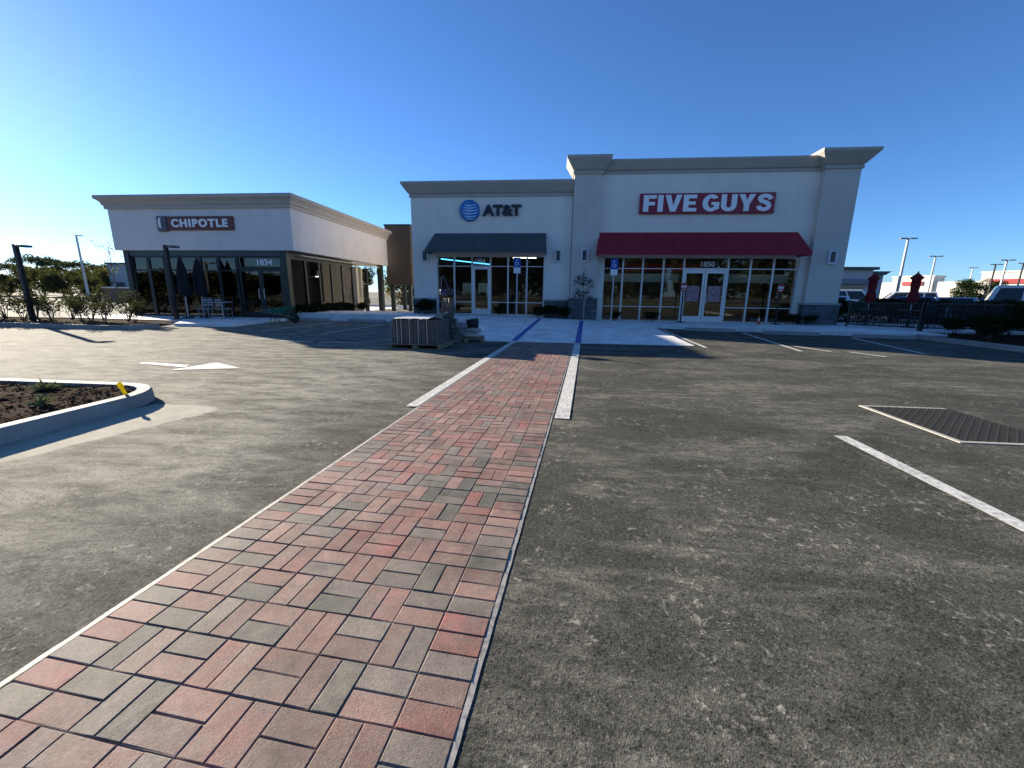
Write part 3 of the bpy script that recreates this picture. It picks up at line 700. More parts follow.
# wall signs
def block_letters(word, h, gap, depth):
    """heavy grotesque capitals, drawn as outlines one unit high"""
    T=.27; B=.215
    def arcp(cx,cy,rx,ry,a0,a1,n=10): return [(cx+rx*math.cos(R(a0+(a1-a0)*i/n)),cy+ry*math.sin(R(a0+(a1-a0)*i/n))) for i in range(n+1)]
    out={}
    out['F']=(.66,[[(0,0),(T,0),(T,.38),(.6,.38),(.6,.59),(T,.59),(T,1-B),(.66,1-B),(.66,1),(0,1)]])
    out['I']=(T+.01,[[(0,0),(T,0),(T,1),(0,1)]])
    out['V']=(.86,[[(.29,0),(.57,0),(.86,1),(.58,1),(.43,.34),(.28,1),(0,1)]])
    out['E']=(.68,[[(0,0),(.68,0),(.68,B),(T,B),(T,.40),(.62,.40),(.62,.60),(T,.60),(T,1-B),(.67,1-B),(.67,1),(0,1)]])
    out['Y']=(.84,[[(.285,0),(.555,0),(.555,.40),(.84,1),(.545,1),(.42,.64),(.295,1),(0,1),(.285,.40)]])
    out['U']=(.80,[[(0,1),(0,.36)]+arcp(.40,.36,.40,.37,180,360)+[(.80,1),(.53,1),(.53,.36)]+arcp(.40,.36,.13,.15,360,180,8)+[(.27,1)]])
    out['G']=(.86,[arcp(.44,.5,.44,.51,38,310,20)+[(.86,.14),(.86,.55),(.46,.55),(.46,.37),(.60,.37),(.60,.27)]+arcp(.44,.5,.165,.29,300,48,14)])
    st=[(.70,.70),(.64,.80),(.53,.885),(.39,.90),(.25,.88),(.155,.80),(.145,.70),(.21,.61),(.36,.545),(.50,.49),(.60,.41),(.625,.29),(.56,.17),(.44,.105),(.33,.10),(.20,.135),(.135,.21),(.10,.31)]
    out['S']=(.76,'stroke')
    mb=MB(); x=0
    for ch in word:
        if ch==' ': x+=.36; continue
        w,polys=out[ch]
        if polys=='stroke':
            Lp=[];Rp=[]
            for i,p in enumerate(st):
                a=Vector(st[max(0,i-1)]); b=Vector(st[min(len(st)-1,i+1)]); t=(b-a).normalized(); n=Vector((-t.y,t.x)); k=.115 if 0<i<len(st)-1 else .125
                Lp.append(Vector(p)+n*k); Rp.append(Vector(p)-n*k)
            n=len(st); vs=[]
            for yy in (0,-depth):
                for p in Lp+Rp: vs.append(((x+p.x)*h,yy,min(1.01,max(-.01,p.y))*h))
            m=2*n; fs=[]
            for i in range(n-1):
                fs+=[(m+i,m+i+1,m+n+i+1,m+n+i),(i,m+i,m+i+1,i+1)[::-1],(n+i,n+i+1,m+n+i+1,m+n+i)[::-1]]
            fs+=[(0,n,m+n,m),(n-1,m+n-1,m+2*n-1,2*n-1)]
            mb.add(vs,fs)
        else:
            for pl in polys: mb.prism([((x+p[0])*h,p[1]*h) for p in pl],-depth,0,'y')
        x+=w+gap
    return mb,(x-gap)*h
s=empty('wall_sign',(3.72,FY-.02,5.0),'long red wall sign with big white block letters above the red awning','sign')
mb=MB(); mb.box(0,-.12,0,5.80,.015,.86); mb.build('sign_panel','red_sign',s,bevel=.01)
for word,x0,ww in (('FIVE',.15,2.32),('GUYS',2.72,2.93)):
    lt,lw=block_letters(word,.70,.085,.05); lt.v=[(x*ww/lw,y_,z) for x,y_,z in lt.v]
    shifted(lt,x0,-.123,.08).build('lettering','white_letter',s)
s=empty('wall_sign',(-4.62,FY-.02,4.72),'round blue striped globe emblem beside dark raised letters above the slate awning','sign')
mb=MB(); mb.smooth=True; GR=.49
mb.lathe([(GR,.0),(GR*.98,.06),(GR*.8,.12),(GR*.5,.16),(.02,.18)],32,(GR,-.005,GR),'y'); 
mb.v=[(x,-(y+.005)-.005,z) for x,y,z in mb.v]; mb.build('globe','globe',s)
mb=MB()
for k,(zc,w0,w1) in enumerate(((.74,.12,.66),(.50,-.05,.70),(.26,-.2,.58),(.02,-.36,.40),(-.24,-.44,.24),(-.50,-.40,.10),(-.72,-.28,.06))):
    z=zc*GR; half=math.sqrt(max(0,GR*GR-z*z))*.93; th=.034*(1 if abs(zc)<.6 else .7); n=12; pts=[]
    xa,xb=-half*.62+w0*.1,half*.86
    vs=[]
    for i in range(n+1):
        t=i/n; x=xa+(xb-xa)*t; dz=.05*math.sin(t*math.pi); r2=min(1,(x*x+z*z)/(GR*GR)); dep=.185*math.sqrt(max(0,1-r2*.93))+.004
        e=th*math.sin(min(1,t*1.25+.05)*math.pi*.8)
        vs+=[(GR+x,-dep-.008,GR+z-dz-e),(GR+x,-dep-.008,GR+z-dz+e)]
    mb.add(vs,[(2*i,2*i+2,2*i+3,2*i+1) for i in range(n)])
mb.build('globe_band','globe_band',s)
shifted(text_mesh('AT&T',1.84,.50,.08,.05,0,1.02),1.12,-.02,.24).build('lettering','navy_letter',s)

# wall lamps
def wall_lamp(loc,label):
    l=empty('wall_lamp',loc,label,'wall lamp','box wall lamps on the shop front')
    mb=MB(); 
    for x0,z0,x1,z1 in ((-.17,-.29,-.10,.29),(.10,-.29,.17,.29),(-.10,.22,.10,.29),(-.10,-.29,.10,-.22)): mb.box(x0,-.12,z0,x1,-.002,z1)
    mb.build('housing','lampw',l,bevel=.006)
    mb=MB(); mb.box(-.06,-.10,-.2,.06,-.002,.2); mb.build('lamp_core','lampd',l,bevel=.006); return l
wl=wall_lamp((.12,FY,3.17),'pale box wall lamp on the grey wall right of the slate awning')
dup(wl,(1.34,20.2,3.17),label='pale box wall lamp on the pilaster between the two awnings')
dup(wl,(12.12,20.2,3.13),label='pale box wall lamp on the right end pilaster beyond the red awning')
dup(wl,(-6.36,FY,3.15),label='pale box wall lamp at the left wall corner beyond the slate awning')

# accessible parking signs
def park_sign(loc,label):
    p=empty('parking_sign',loc,label,'sign','blue and white parking signs on steel posts')
    mb=MB(); mb.box(-.03,-.02,0,.03,.02,2.72); mb.build('post','post',p)
    mb=MB(); mb.box(-.155,-.034,2.33,.155,-.022,2.75); f=mb.build('sign_plate','sign_blue',p,bevel=.004)
    mb=MB(); mb.lathe([(.03,0),(.03,.003)],10,(-.01,-.040,2.66),'y'); mb.tube([(-.02,-.038,2.62),(-.02,-.038,2.52),(.05,-.038,2.52),(.07,-.038,2.43)],.012,5)
    mb.tube([(-.06+.075*math.cos(R(a))+.05,-.038,2.48+.075*math.sin(R(a))) for a in range(110,400,30)],.010,5); mb.build('wheelchair_symbol','sign_white',f)
    mb=MB(); mb.box(-.155,-.034,2.06,.155,-.022,2.31); mb.build('notice_plate','sign_white',p,bevel=.004); return p
ps=park_sign((-1.72,19.3,.24),'blue parking sign on a steel post in front of the phone shop windows')
dup(ps,(2.62,19.35,.19),label='blue parking sign on a steel post in front of the red awning windows')
# small red and white signs on dark posts by the window
def curb_sign(loc,label):
    p=empty('pickup_sign',loc,label,'sign','red and white signs on dark posts')
    mb=MB(); mb.tube([(0,0,0),(0,0,1.5)],.035,8); mb.lathe([(.2,0),(.19,.04),(.04,.06)],14); mb.build('post','black',p)
    mb=MB(); pts=[(.17*math.cos(R(22.5+45*i)),1.62+.2*math.sin(R(22.5+45*i))) for i in range(8)]; mb.prism(pts,-.05,-.037,'y'); f=mb.build('sign_plate','sign_red',p)
    mb=MB(); mb.box(-.11,-.056,1.60,.11,-.052,1.68); mb.box(-.07,-.056,1.50,.07,-.052,1.54); mb.build('sign_band','sign_white',f); return p
cs=curb_sign((5.92,20.1,.16),'small red sign on a dark post left of the double glass doors')
dup(cs,(10.05,19.95,.15),label='small red sign on a dark post before the last windows under the red awning')
c=empty('traffic_cone',(9.4,20.1,.15),'small orange traffic cone by the windows right of the double doors','traffic cone'); c.scale=(.55,.55,.55)
mb=MB(); mb.box(-.18,-.18,0,.18,.18,.03); mb.build('base','orange',c,bevel=.01)
mb=MB(); mb.smooth=True; mb.lathe([(.14,.031),(.095,.28),(.03,.68),(.025,.70)],16); mb.build('cone','orange',c)
mb=MB(); mb.smooth=True; mb.lathe([(.099,.28),(.07,.45)],16); mb.build('reflective_band','sign_white',c)

# ------------------------------------------------------------------ vegetation
def ortho_r(lo,hi): return rnd.uniform(lo,hi)
def leaves_in(mb, centre, rad, n, size, hollow=.0, updir=.0):
    c=Vector(centre)
    for _ in range(n):
        while True:
            p=Vector((rnd.uniform(-1,1),rnd.uniform(-1,1),rnd.uniform(-1,1)))
            if hollow<p.length<1: break
        q=c+Vector((p.x*rad[0],p.y*rad[1],p.z*rad[2]))
        d=Vector((rnd.gauss(0,1)+p.x*.5,rnd.gauss(0,1)+p.y*.5,rnd.gauss(0,.8)+updir)) 
        mb.leaf(q,size*rnd.uniform(.6,1.3),d)
def make_shrub(h,w,n,size,leafm,label,group,loc):
    s=empty('shrub',loc,label,'shrub',group)
    st=MB(); lf=MB()
    for k in range(rnd.randint(6,9)):
        a=rnd.uniform(0,6.28); r=w*rnd.uniform(.15,.5); top=Vector((math.cos(a)*r,math.sin(a)*r,h*rnd.uniform(.6,1.0)))
        st.tube([(0,0,-.05),top*.5+Vector((0,0,.05)),top],[.016,.011,.005],5)
        leaves_in(lf,top*.92,(w*.24,w*.24,h*.16),n//12,size,0,.3); leaves_in(lf,top*.65,(w*.2,w*.2,h*.2),n//22,size,0,.3)
    st.build('stems','bark',s); lf.build('foliage',leafm,s); return s
shrub_x=[]
ord_words=['first','second','third','fourth','fifth','sixth','seventh','eighth','ninth','tenth','eleventh','twelfth','thirteenth','fourteenth','fifteenth','sixteenth','seventeenth','eighteenth','nineteenth','twentieth']
protos=[make_shrub(1.2,1.1,950,.10,'leaf_shrub','','planted shrubs in the long patio bed',(0,0,0)) for _ in range(4)]
spots=[(-15.9,14.3,.72),(-16.7,13.9,.8),(-17.2,15.2,1.05),(-17.9,14.1,.85),(-18.6,15.0,1.15),(-19.2,14.1,.85),(-19.9,15.3,1.1),(-20.6,14.2,.9),(-21.4,15.2,1.15),(-22.1,14.1,.95),(-23.0,15.3,1.2),(-23.6,14.2,.85),(-24.6,15.0,1.25),(-25.3,14.1,.95),(-26.4,15.2,1.25),(-27.5,14.4,1.1),(-29,15,1.2)]
for i,(x,y,sc) in enumerate(spots):
    lab='leafy backlit shrub in the long patio bed, %s from its right end' % ord_words[i]
    if i<4: o=protos[i]; o.location=(x,y,.1); o['label']=lab; o.scale=(sc,sc,sc)
    else: o=dup(protos[i%4],(x,y,.1),rnd.uniform(0,6.28),lab,sc)
# dark shrubs in the right-hand bed and hedge
hp=[make_shrub(1.25,1.7,5200,.10,'leaf_dark','','dark shrubs in the right bed',(0,0,0)) for _ in range(3)]
hs=[(13.9,14.6,.42),(14.9,15.6,.62),(14.3,13.2,.5),(15.6,14.5,.8),(16.6,15.9,.95),(15.4,12.6,.75),(17.4,14.6,1.0),(18.6,15.8,1.0),(16.9,13.0,1.0),(19.6,14.4,1.05),(14.9,16.9,.5),(15.9,17.2,.55),(17.0,17.2,.6),(18.2,17.2,.6),(14.1,12.0,.5),(15.9,11.2,.7)]
for i,(x,y,sc) in enumerate(hs):
    lab='dark low shrub in the shaded right bed, %s from the kerb corner' % ord_words[i]
    if i<3: o=hp[i]; o.location=(x,y,.08); o['label']=lab; o.scale=(sc,sc,sc)
    else: o=dup(hp[i%3],(x,y,.08),rnd.uniform(0,6.28),lab,sc)
hd=[(13.6,23.4),(14.9,23.6),(16.2,23.5),(17.5,23.7),(18.8,23.5),(13.2,22.2),(16.9,22.4),(19.3,19.6),(19.6,21.2),(19.2,18.2)]
for i,(x,y) in enumerate(hd):
    o=dup(hp[i%3],(x,y,.0),rnd.uniform(0,6.28),'dark hedge bush behind the fenced patio, %s from the shop pillar' % ord_words[i],1.05); o['group']='hedge bushes behind the patio'
# little shrubs under the shop windows
for i,(x,y,sc,lab) in enumerate([(-.2,20.1,.5,'low shrub against the stone base left of the pilaster'),(.4,20.05,.45,'low shrub at the pilaster foot beside the young tree'),(-6.3,20.0,.6,'low shrub against the stone base at the left building corner'),
        (-5.1,20.1,.4,'low shrub beneath the leftmost shop window'),(-2.6,20.15,.36,'low shrub just right of the phone shop door'),(-.75,20.1,.42,'low shrub beneath the last phone shop window'),
        (2.9,20.15,.34,'low shrub beneath the first window under the red awning'),(4.6,20.15,.36,'low shrub beneath the third window under the red awning'),(10.9,20.1,.4,'low shrub below the last window under the red awning'),(11.5,19.95,.36,'low shrub by the stone base of the end pilaster')]):
    o=dup(hp[i%3],(x,y,swz(x)-.02),rnd.uniform(0,6.28),lab,sc); o['group']='low shrubs along the shop front'
for i,(x,y,lab) in enumerate([(-11.95,19.4,'low dark shrub at the restaurant side window nearest the corner'),(-11.95,20.7,'low dark shrub below the restaurant wall light'),(-11.95,22.0,'low dark shrub beneath the middle of the restaurant side glazing'),(-11.95,23.4,'low dark shrub toward the back of the restaurant side glazing'),(-11.9,24.7,'low dark shrub beside the cream column of the restaurant')]):
    o=dup(hp[i%3],(x,y,.1),rnd.uniform(0,6.28),lab,.5); o['group']='low shrubs along the restaurant side'
t=empty('young_tree',(1.32,19.75,.2),'young tree tied to a pale stake before the stone pilaster base','tree')
mb=MB(); mb.tube([(0,0,0),(.02,0,1.0),(0,.02,2.1)],[.022,.018,.008],6)
for k in range(9):
    a=rnd.uniform(0,6.28); z=rnd.uniform(1.0,1.9); mb.tube([(0,0,z),(.3*math.cos(a),.2*math.sin(a),z+.25)],[.01,.004],4)
mb.build('trunk','bark',t)
mb=MB(); 
for k in range(16): leaves_in(mb,(rnd.uniform(-.38,.38),rnd.uniform(-.2,.2),rnd.uniform(1.0,2.0)),(.16,.14,.14),42,.085)
leaves_in(mb,(0,0,2.15),(.07,.07,.25),36,.08)
mb.build('crown','leaf_dark',t)
mb=MB(); mb.box(.06,-.02,0,.10,.02,1.5); mb.build('stake','stick',t)

def make_tree(name,h,loc,label,cat,group,leafm,crown,trunk_r=.16,n=900,leafs=.4,clumps=14,bare=.45):
    t=empty(name,loc,label,cat,group)
    tr=MB(); tr.smooth=True; lf=MB()
    tr.tube([(0,0,-.1),(.1,.05,h*.3),(-.05,.1,h*bare),(.05,0,h*.85)],[trunk_r,trunk_r*.8,trunk_r*.6,trunk_r*.2],7)
    for k in range(clumps):
        a=rnd.uniform(0,6.28); rr=math.sqrt(rnd.random())*crown[0]*.8; z=h*(bare+(1-bare)*rnd.uniform(.15,.95))
        if crown[1]<0: z=h*(.80+.17*(1-(rr/crown[0])**2))+rnd.uniform(-.05,.03)*h
        p=Vector((math.cos(a)*rr,math.sin(a)*rr,z)); tr.tube([(0,0,max(h*bare*.7,z-rr*.7)),p*.6+Vector((0,0,z*.36)),p],[trunk_r*.3,trunk_r*.18,.02],5)
        q=crown[0]*rnd.uniform(.22,.38); leaves_in(lf,p,(q,q,q*(.45 if crown[1]<0 else .75)),n//clumps,leafs)
    tr.build('trunk','bark',t); lf.build('crown',leafm,t); return t
pine=make_tree('pine_tree',11,(-164.4,120,0),'flat topped dark pine behind the thick near lamp post','tree','far pines on the left skyline','leaf_pine',(6.5,-1),.3,1500,.75,22,.5)
pine2=make_tree('pine_tree',10,(-157,120,0),'broad flat topped pine second on the left skyline','tree','far pines on the left skyline','leaf_pine',(5.2,-1),.28,1300,.7,18,.5)
for i,(x,y,sc,lab) in enumerate([(-178,122,.8,'lower pine at the far left edge of the skyline'),(-171,128,.84,'pine just left of the thick near lamp post'),(-150.5,120,.86,'pine just left of the tall thin lamp post'),(-145,124,.84,'pine just right of the tall thin lamp post'),(-139.5,121,.8,'pine nearest the grey far building'),(-133,126,.78,'pine behind the roof of the grey far building'),(-124,124,.75,'pine seen through the corner glazing, left'),(-116,126,.72,'pine seen through the corner glazing, right')]):
    dup((pine,pine2)[i%2],(x,y,0),rnd.uniform(0,6.28),lab,sc)
bush=make_tree('bushy_tree',4.2,(-82,60,0),'olive bushy tree in the gap right of the thick near lamp post','tree','bushy trees left of the restaurant','leaf_brown',(2.8,1),.14,4600,.30,24,.10)
bush2=make_tree('bushy_tree',3.8,(-76,58,0),'olive bushy tree just left of the tall thin lamp post','tree','bushy trees left of the restaurant','leaf_brown',(2.6,1),.14,4200,.30,22,.10)
for i,(x,y,sc,lab) in enumerate([(-92,62,.75,'olive bushy tree at the far left edge'),(-88,58,.9,'olive bushy tree left of the thick near lamp post'),(-85,66,1.05,'olive bushy tree behind the thick near lamp post'),(-79.5,66,1.1,'taller olive bushy tree between the two lamp posts'),(-73,62,1.05,'olive bushy tree touching the tall thin lamp post'),(-70,66,1.0,'olive bushy tree just right of the tall thin lamp post'),(-68.2,55,.72,'small olive bushy tree before the grey far building'),(-97,66,.9,'olive bushy tree cut by the left frame edge'),(-104,74,1.3,'broad olive tree behind the bushes at the far left'),(-94,78,1.4,'broad olive tree behind the bushes left of the thick lamp post'),(-86,80,1.35,'broad olive tree directly below the flat topped pine'),(-78,78,1.4,'broad olive tree below the second flat topped pine'),(-71,76,1.3,'broad olive tree behind the tall thin lamp post')]):
    dup((bush,bush2)[i%2],(x,y,0),rnd.uniform(0,6.28),lab,sc)
for i,(x,y,sc,lab) in enumerate([(-19.5,40,1.0,'dark bush seen through the left of the restaurant opening'),(-24.0,42,1.1,'dark bush farthest left in the restaurant opening'),(-15.6,42,.8,'dark bush seen beneath the brown tower'),(-13.2,44,.8,'dark bush behind the legs of the brown tower')]):
    o=dup((bush,bush2)[i%2],(x,y,-.6),rnd.uniform(0,6.28),lab,sc); o['group']='bushes behind the restaurant'
sp=make_tree('sparse_tree',6.0,(-40.3,35,0),'sparse young tree with few pale leaves beside the restaurant corner','tree',None,'leaf_gold',(1.5,1),.05,110,.22,12,.35)
make_tree('golden_tree',6.6,(-13.75,40.5,0),'golden leaved tree in the narrow gap left of the shop building','tree',None,'leaf_gold',(1.5,1),.12,1500,.2,18,.3)
make_tree('golden_tree',3.6,(-17.5,44,0),'low golden tree seen through the restaurant patio opening','tree',None,'leaf_gold',(1.7,1),.1,1300,.2,16,.15)
for i,(x,y,sc,lab) in enumerate([(84,95,1.2,'dark round tree right of the far store front'),(76,82,1.0,'dark round tree behind the parked sedans')]):
    o=dup(bush,(x,y,0),1.0+i,lab,sc,swap={'crown':'leaf_dark'}); o['group']='dark trees beyond the right car park'
wd_=MB()
for k in range(64):
    x=-95+k*2.6+rnd.uniform(-1,1); y_=-46+rnd.uniform(-6,4); hh=rnd.uniform(9,12.5) if x>-36 else rnd.uniform(4.2,6.0); 
    for j in range(3): leaves_in(wd_,(x+rnd.uniform(-1,1),y_+rnd.uniform(-1,1),hh*(.3+.22*j)),(2.6,2.2,hh*.24),330,1.1)
w_=wd_.build('woods','leaf_brown'); w_['kind']='stuff'; w_['label']='olive woods across the road, mirrored in the shop windows'
# island plants and marker
def agave(loc,n,ln,label):
    a=empty('spiky_plant',loc,label,'plant','small plants on the mulch island'); mb=MB(); mb.cur=(1,1,1)
    for k in range(n):
        t=rnd.uniform(0,6.28); el=rnd.uniform(.35,1.35); d=Vector((math.cos(t)*math.cos(el),math.sin(t)*math.cos(el),math.sin(el))); s_=Vector((-math.sin(t),math.cos(t),0))*ln*.07; l=ln*rnd.uniform(.7,1.1)
        kk=rnd.uniform(.6,1.4); mb.cur=(kk,kk,kk); p=d*l
        mb.add([-s_,s_,d*l*.55+s_*.9+Vector((0,0,.01)),p-Vector((0,0,l*.12)),d*l*.55-s_*.9+Vector((0,0,.01))],[(0,1,2,3,4)])
    mb.build('leaves','leaf_agave',a); return a
agave((-6.35,4.42,.13),24,.20,'taller spiky plant on the mulch island, farther from the kerb')
agave((-5.55,3.8,.13),30,.17,'lower spiky plant on the mulch island, nearer the kerb')
y=empty('marker_stake',(-5.13,4.33,.145),'small bright yellow plastic marker leaning in the mulch by the kerb','marker')
mb=MB(); mb.obox((0,0,.03),(.025,.025,.10),0,-.5); mb.build('stem','yellow',y); mb=MB(); mb.obox((-.04,0,.115),(.055,.03,.075),0,-.6); mb.build('head','yellow',y,bevel=.008)
mb=MB(); mb.add([(-.018,-.012,0),(.014,-.016,0),(.02,.012,0),(-.012,.016,0),(-.012,-.008,.022),(.010,-.012,.026),(.012,.008,.018),(-.008,.010,.024)],[(3,2,1,0),(4,5,6,7),(0,1,5,4),(1,2,6,5),(2,3,7,6),(3,0,4,7)])
p=path_pt(3.12,-2.05); tag(mb.build('brick_chip','maroon',None,(p.x,p.y,.018)),'tiny dark red brick chip lying on the pavers in the foreground','brick chip').location=(p.x,p.y,.018)

# ------------------------------------------------------------------ restaurant
CY=18.5; CO=(-16,CY,0)
rest=empty('restaurant_building',CO,'pale flat roofed restaurant with dark glazed ground floor left of the shops','building')
mb=MB(); mb.box(-20.95,CY,3.2,-11.9,CY+.3,5.1); mb.box(-12.2,CY+.3,3.2,-11.9,29.4,5.1); mb.box(-20.95,CY+.3,3.2,-20.65,29.4,5.1); mb.box(-20.65,29.1,3.2,-12.2,29.4,5.1)
mb.build('fascia','chip_wall',rest,CO,bevel=.01)
mb=MB(); mb.box(-20.65,CY+.3,3.3,-12.2,29.1,3.5); mb.build('roof','far_grey',rest,CO)
shop_,SO_=shop,SO; shop,SO=rest,CO
h=.56; prof=[(.02,0),(.08,0),(.08,.14),(.14,.18),(.14,.26),(.22,.36),(.29,.40),(.31,.44),(.31,.56)]
mb=MB(); n=len(prof); vs=[]
for p,z in prof: vs+=[(-20.95-p,CY-p,5.02+z),(-11.9+p,CY-p,5.02+z),(-11.9+p,29.4+p,5.02+z),(-20.95-p,29.4+p,5.02+z)]
fs=[(i*4+k,i*4+(k+1)%4,(i+1)*4+(k+1)%4,(i+1)*4+k) for i in range(n-1) for k in range(4)]+[(3,2,1,0),((n-1)*4,(n-1)*4+1,(n-1)*4+2,(n-1)*4+3)]
mb.add(vs,fs); mb.build('cornice','chip_cornice',rest,CO)
mb=MB(); mb.box(-20.6,CY+.1,2.95,-12.35,CY+.3,3.2); mb.box(-20.6,CY+.3,2.95,-20.4,25,3.2); mb.build('header_beam','beam',rest,CO,bevel=.008)
mb=MB(); mb.box(-20.62,CY+.06,.1,-20.36,CY+.32,3.2); mb.build('corner_post','bronze',rest,CO,bevel=.01)
mb=MB(); mb.box(-12.66,CY+.08,.1,-12.36,CY+.34,3.2); mb.build('corner_post','bronze',rest,CO,bevel=.01)
GY=CY+.16
for a,b in ((-20.36,-19.5),(-19.5,-18.64),(-18.64,-17.86),(-17.86,-16.8),(-16.8,-15.87),(-15.87,-14.92)):
    bay(a+.003,b-.003,.13,2.95,[2.3],GY,'window','bronze','pane2',rest,CO,.07)
for k in range(5):
    y0=CY+.36+k*1.25
    w=MB(); w.box(-20.55,y0,.13,-20.45,y0+.06,2.95); w.box(-20.55,y0+1.19,.13,-20.45,y0+1.247,2.95); w.box(-20.55,y0+.06,.13,-20.45,y0+1.19,.2); w.box(-20.55,y0+.06,2.88,-20.45,y0+1.19,2.95)
    w=w.build('side_window','bronze',rest,CO); g=MB(); g.box(-20.51,y0+.06,.2,-20.5,y0+1.19,2.88); g.build('pane','pane2',w,CO)
bay(-14.915,-12.67,2.42,2.95,[],GY,'window','bronze','pane2',rest,CO,.07)
door(-14.86,-13.8,.14,2.40,GY+.02,-13.92,'bronze','pane2',rest,CO); door(-13.79,-12.72,.14,2.40,GY+.02,-13.66,'bronze','pane2',rest,CO)
shifted(text_mesh('1834',.75,.26,.008,.02),-13.9,GY+.045,2.56).build('door_number','white_letter',rest,CO)
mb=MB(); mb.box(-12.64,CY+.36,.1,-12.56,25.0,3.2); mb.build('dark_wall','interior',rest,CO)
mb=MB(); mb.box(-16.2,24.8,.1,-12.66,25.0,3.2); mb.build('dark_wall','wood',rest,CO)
mb=MB(); mb.box(-12.555,CY+.36,2.92,-12.36,25.0,3.2); mb.build('header_beam','beam',rest,CO)
for k in range(5):
    y0=CY+.37+k*1.224; y1=y0+1.22
    w=MB(); w.box(-12.48,y0,.1,-12.38,y0+.05,2.915); w.box(-12.48,y1-.05,.1,-12.38,y1,2.915); w.box(-12.478,y0+.05,.1,-12.382,y1-.05,.22); w.box(-12.478,y0+.05,2.86,-12.382,y1-.05,2.915)
    w=w.build('side_window','bronze',rest,CO); g=MB(); g.box(-12.44,y0+.05,.22,-12.428,y1-.05,2.86); g.build('pane','pane3',w,CO)
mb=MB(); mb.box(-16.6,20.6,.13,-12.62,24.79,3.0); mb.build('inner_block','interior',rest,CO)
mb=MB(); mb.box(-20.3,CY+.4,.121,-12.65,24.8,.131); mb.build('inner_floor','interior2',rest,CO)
for y0,w_ in ((25.35,.3),(26.0,.18),(26.9,.12)):
    mb=MB(); mb.box(-12.60,y0,.1,-12.34,y0+w_,2.9); mb.build('side_column','cream_col' if w_>.15 else 'bronze',rest,CO,bevel=.01)
mb=MB(); mb.box(-12.58,26.19,1.85,-12.38,26.89,1.95); mb.build('window_rail','bronze',rest,CO)
for x0 in (-12.3,-20.6): mb=MB(); mb.box(x0,28.4,.1,x0+.32,28.75,3.2); mb.build('patio_post','bronze',rest,CO,bevel=.01)
mb=MB(); mb.box(-12.30,CY+.8,3.02,-12.0,28.3,3.06); mb.build('soffit_reflection_strip','cream_col',rest,CO)  # pale strip painted in for light reflected under the fascia
for yy in (20.9,):
    mb=MB(); mb.box(-12.375,yy-.06,2.15,-12.24,yy+.06,2.42); l=mb.build('wall_light','bronze',rest,CO,bevel=.008)
    mb=MB(); mb.box(-12.35,yy-.05,2.125,-12.25,yy+.05,2.148); mb.build('bulb','led_white',l,CO)
shop,SO=shop_,SO_
s=empty('wall_sign',(-18.42,CY,4.02),'dark maroon wall sign with pale letters and a pepper badge','sign')
mb=MB(); mb.box(.52,-.10,.06,3.78,-.004,.66); mb.build('sign_panel','maroon',s,bevel=.02)
mb=MB(); mb.box(0,-.13,0,.5,-.004,.68); b=mb.build('badge','greybadge',s,bevel=.05)
mb=MB(); pts=[(.20+.10*math.cos(R(a)),.36+.24*math.sin(R(a))) for a in range(80,290,15)]+[(.24+.02*math.cos(R(a)),.36+.13*math.sin(R(a))) for a in range(280,70,-15)]
mb.prism(pts,-.142,-.131,'y'); mb.tube([(.22,-.137,.59),(.30,-.137,.63)],.014,5); mb.build('pepper_mark','white_letter',b)
shifted(text_mesh('CHIPOTLE',2.8,.36,.03,.045,0,1.22),.74,-.101,.18).build('lettering','white_letter',s)
# sign tower at the drive lane behind
tw=empty('brown_tower',(-11.4,30,0),'tall brown clad tower on dark legs behind the restaurant side','tower')
mb=MB(); mb.box(-.86,0,1.92,1.02,3.0,6.02); mb.build('tower_block',mat('brown_panel',(.055,.045,.037),.9,0,.1,1.5),tw,bevel=.02)
mb=MB(); mb.box(-.9,-.04,6.02,1.06,3.04,6.12); mb.build('tower_cap','bronze',tw)
for x in (-.7,.62):
    for yy in (.2,2.6): mb=MB(); mb.box(x,yy,0,x+.26,yy+.26,1.92); mb.build('leg','bronze',tw)
# patio shade umbrellas, tables and chair in front of the restaurant
def umbrella(loc,label,m,h,group,r=.26,capped=True):
    u=empty('patio_umbrella',loc,label,'umbrella',group)
    mb=MB(); mb.tube([(0,0,.05),(0,0,h-.02)],.024,8); mb.build('pole','post',u)
    mb=MB(); mb.lathe([(.24,0),(.24,.05),(.06,.08)],16); mb.build('base','black',u)
    mb=MB(); mb.smooth=True
    wob=lambda k,i:(1.22 if k%2 else .78)
    prof=[(r*.35,h*.42),(r*.72,h*.46),(r*.82,h*.56),(r*.55,h*.66),(r*.66,h*.78),(r*.62,h*.86),(r*.95,h*.905),(r*.45,h*.95),(.03,h*.985)]
    if not capped: prof=[(r*.5,h*.36),(r*.78,h*.40),(r*.86,h*.50),(r*.72,h*.60),(r*.74,h*.68),(r*.62,h*.78),(r*.42,h*.88),(r*.24,h*.95),(.02,h*.99)]
    mb.lathe(prof,16,wob=wob)
    mb.build('canopy',m,u)
    mb=MB(); mb.smooth=True; mb.lathe([(.02,h*.985),(.035,h*1.0),(.005,h*1.02)],8); mb.build('finial','black',u)
    mb=MB(); mb.lathe([(r*.62,h*.655),(r*.62,h*.675)],16); mb.build('tie_strap','black',u); return u
bu=umbrella((-16.55,17.35,.12),'closed black patio umbrella left of the metal chairs, nearer the bed','black_fabric',2.7,'closed black umbrellas before the restaurant',.26,False)
dup(bu,(-16.35,18.0,.12),1.0,'closed black patio umbrella close to the restaurant glass')
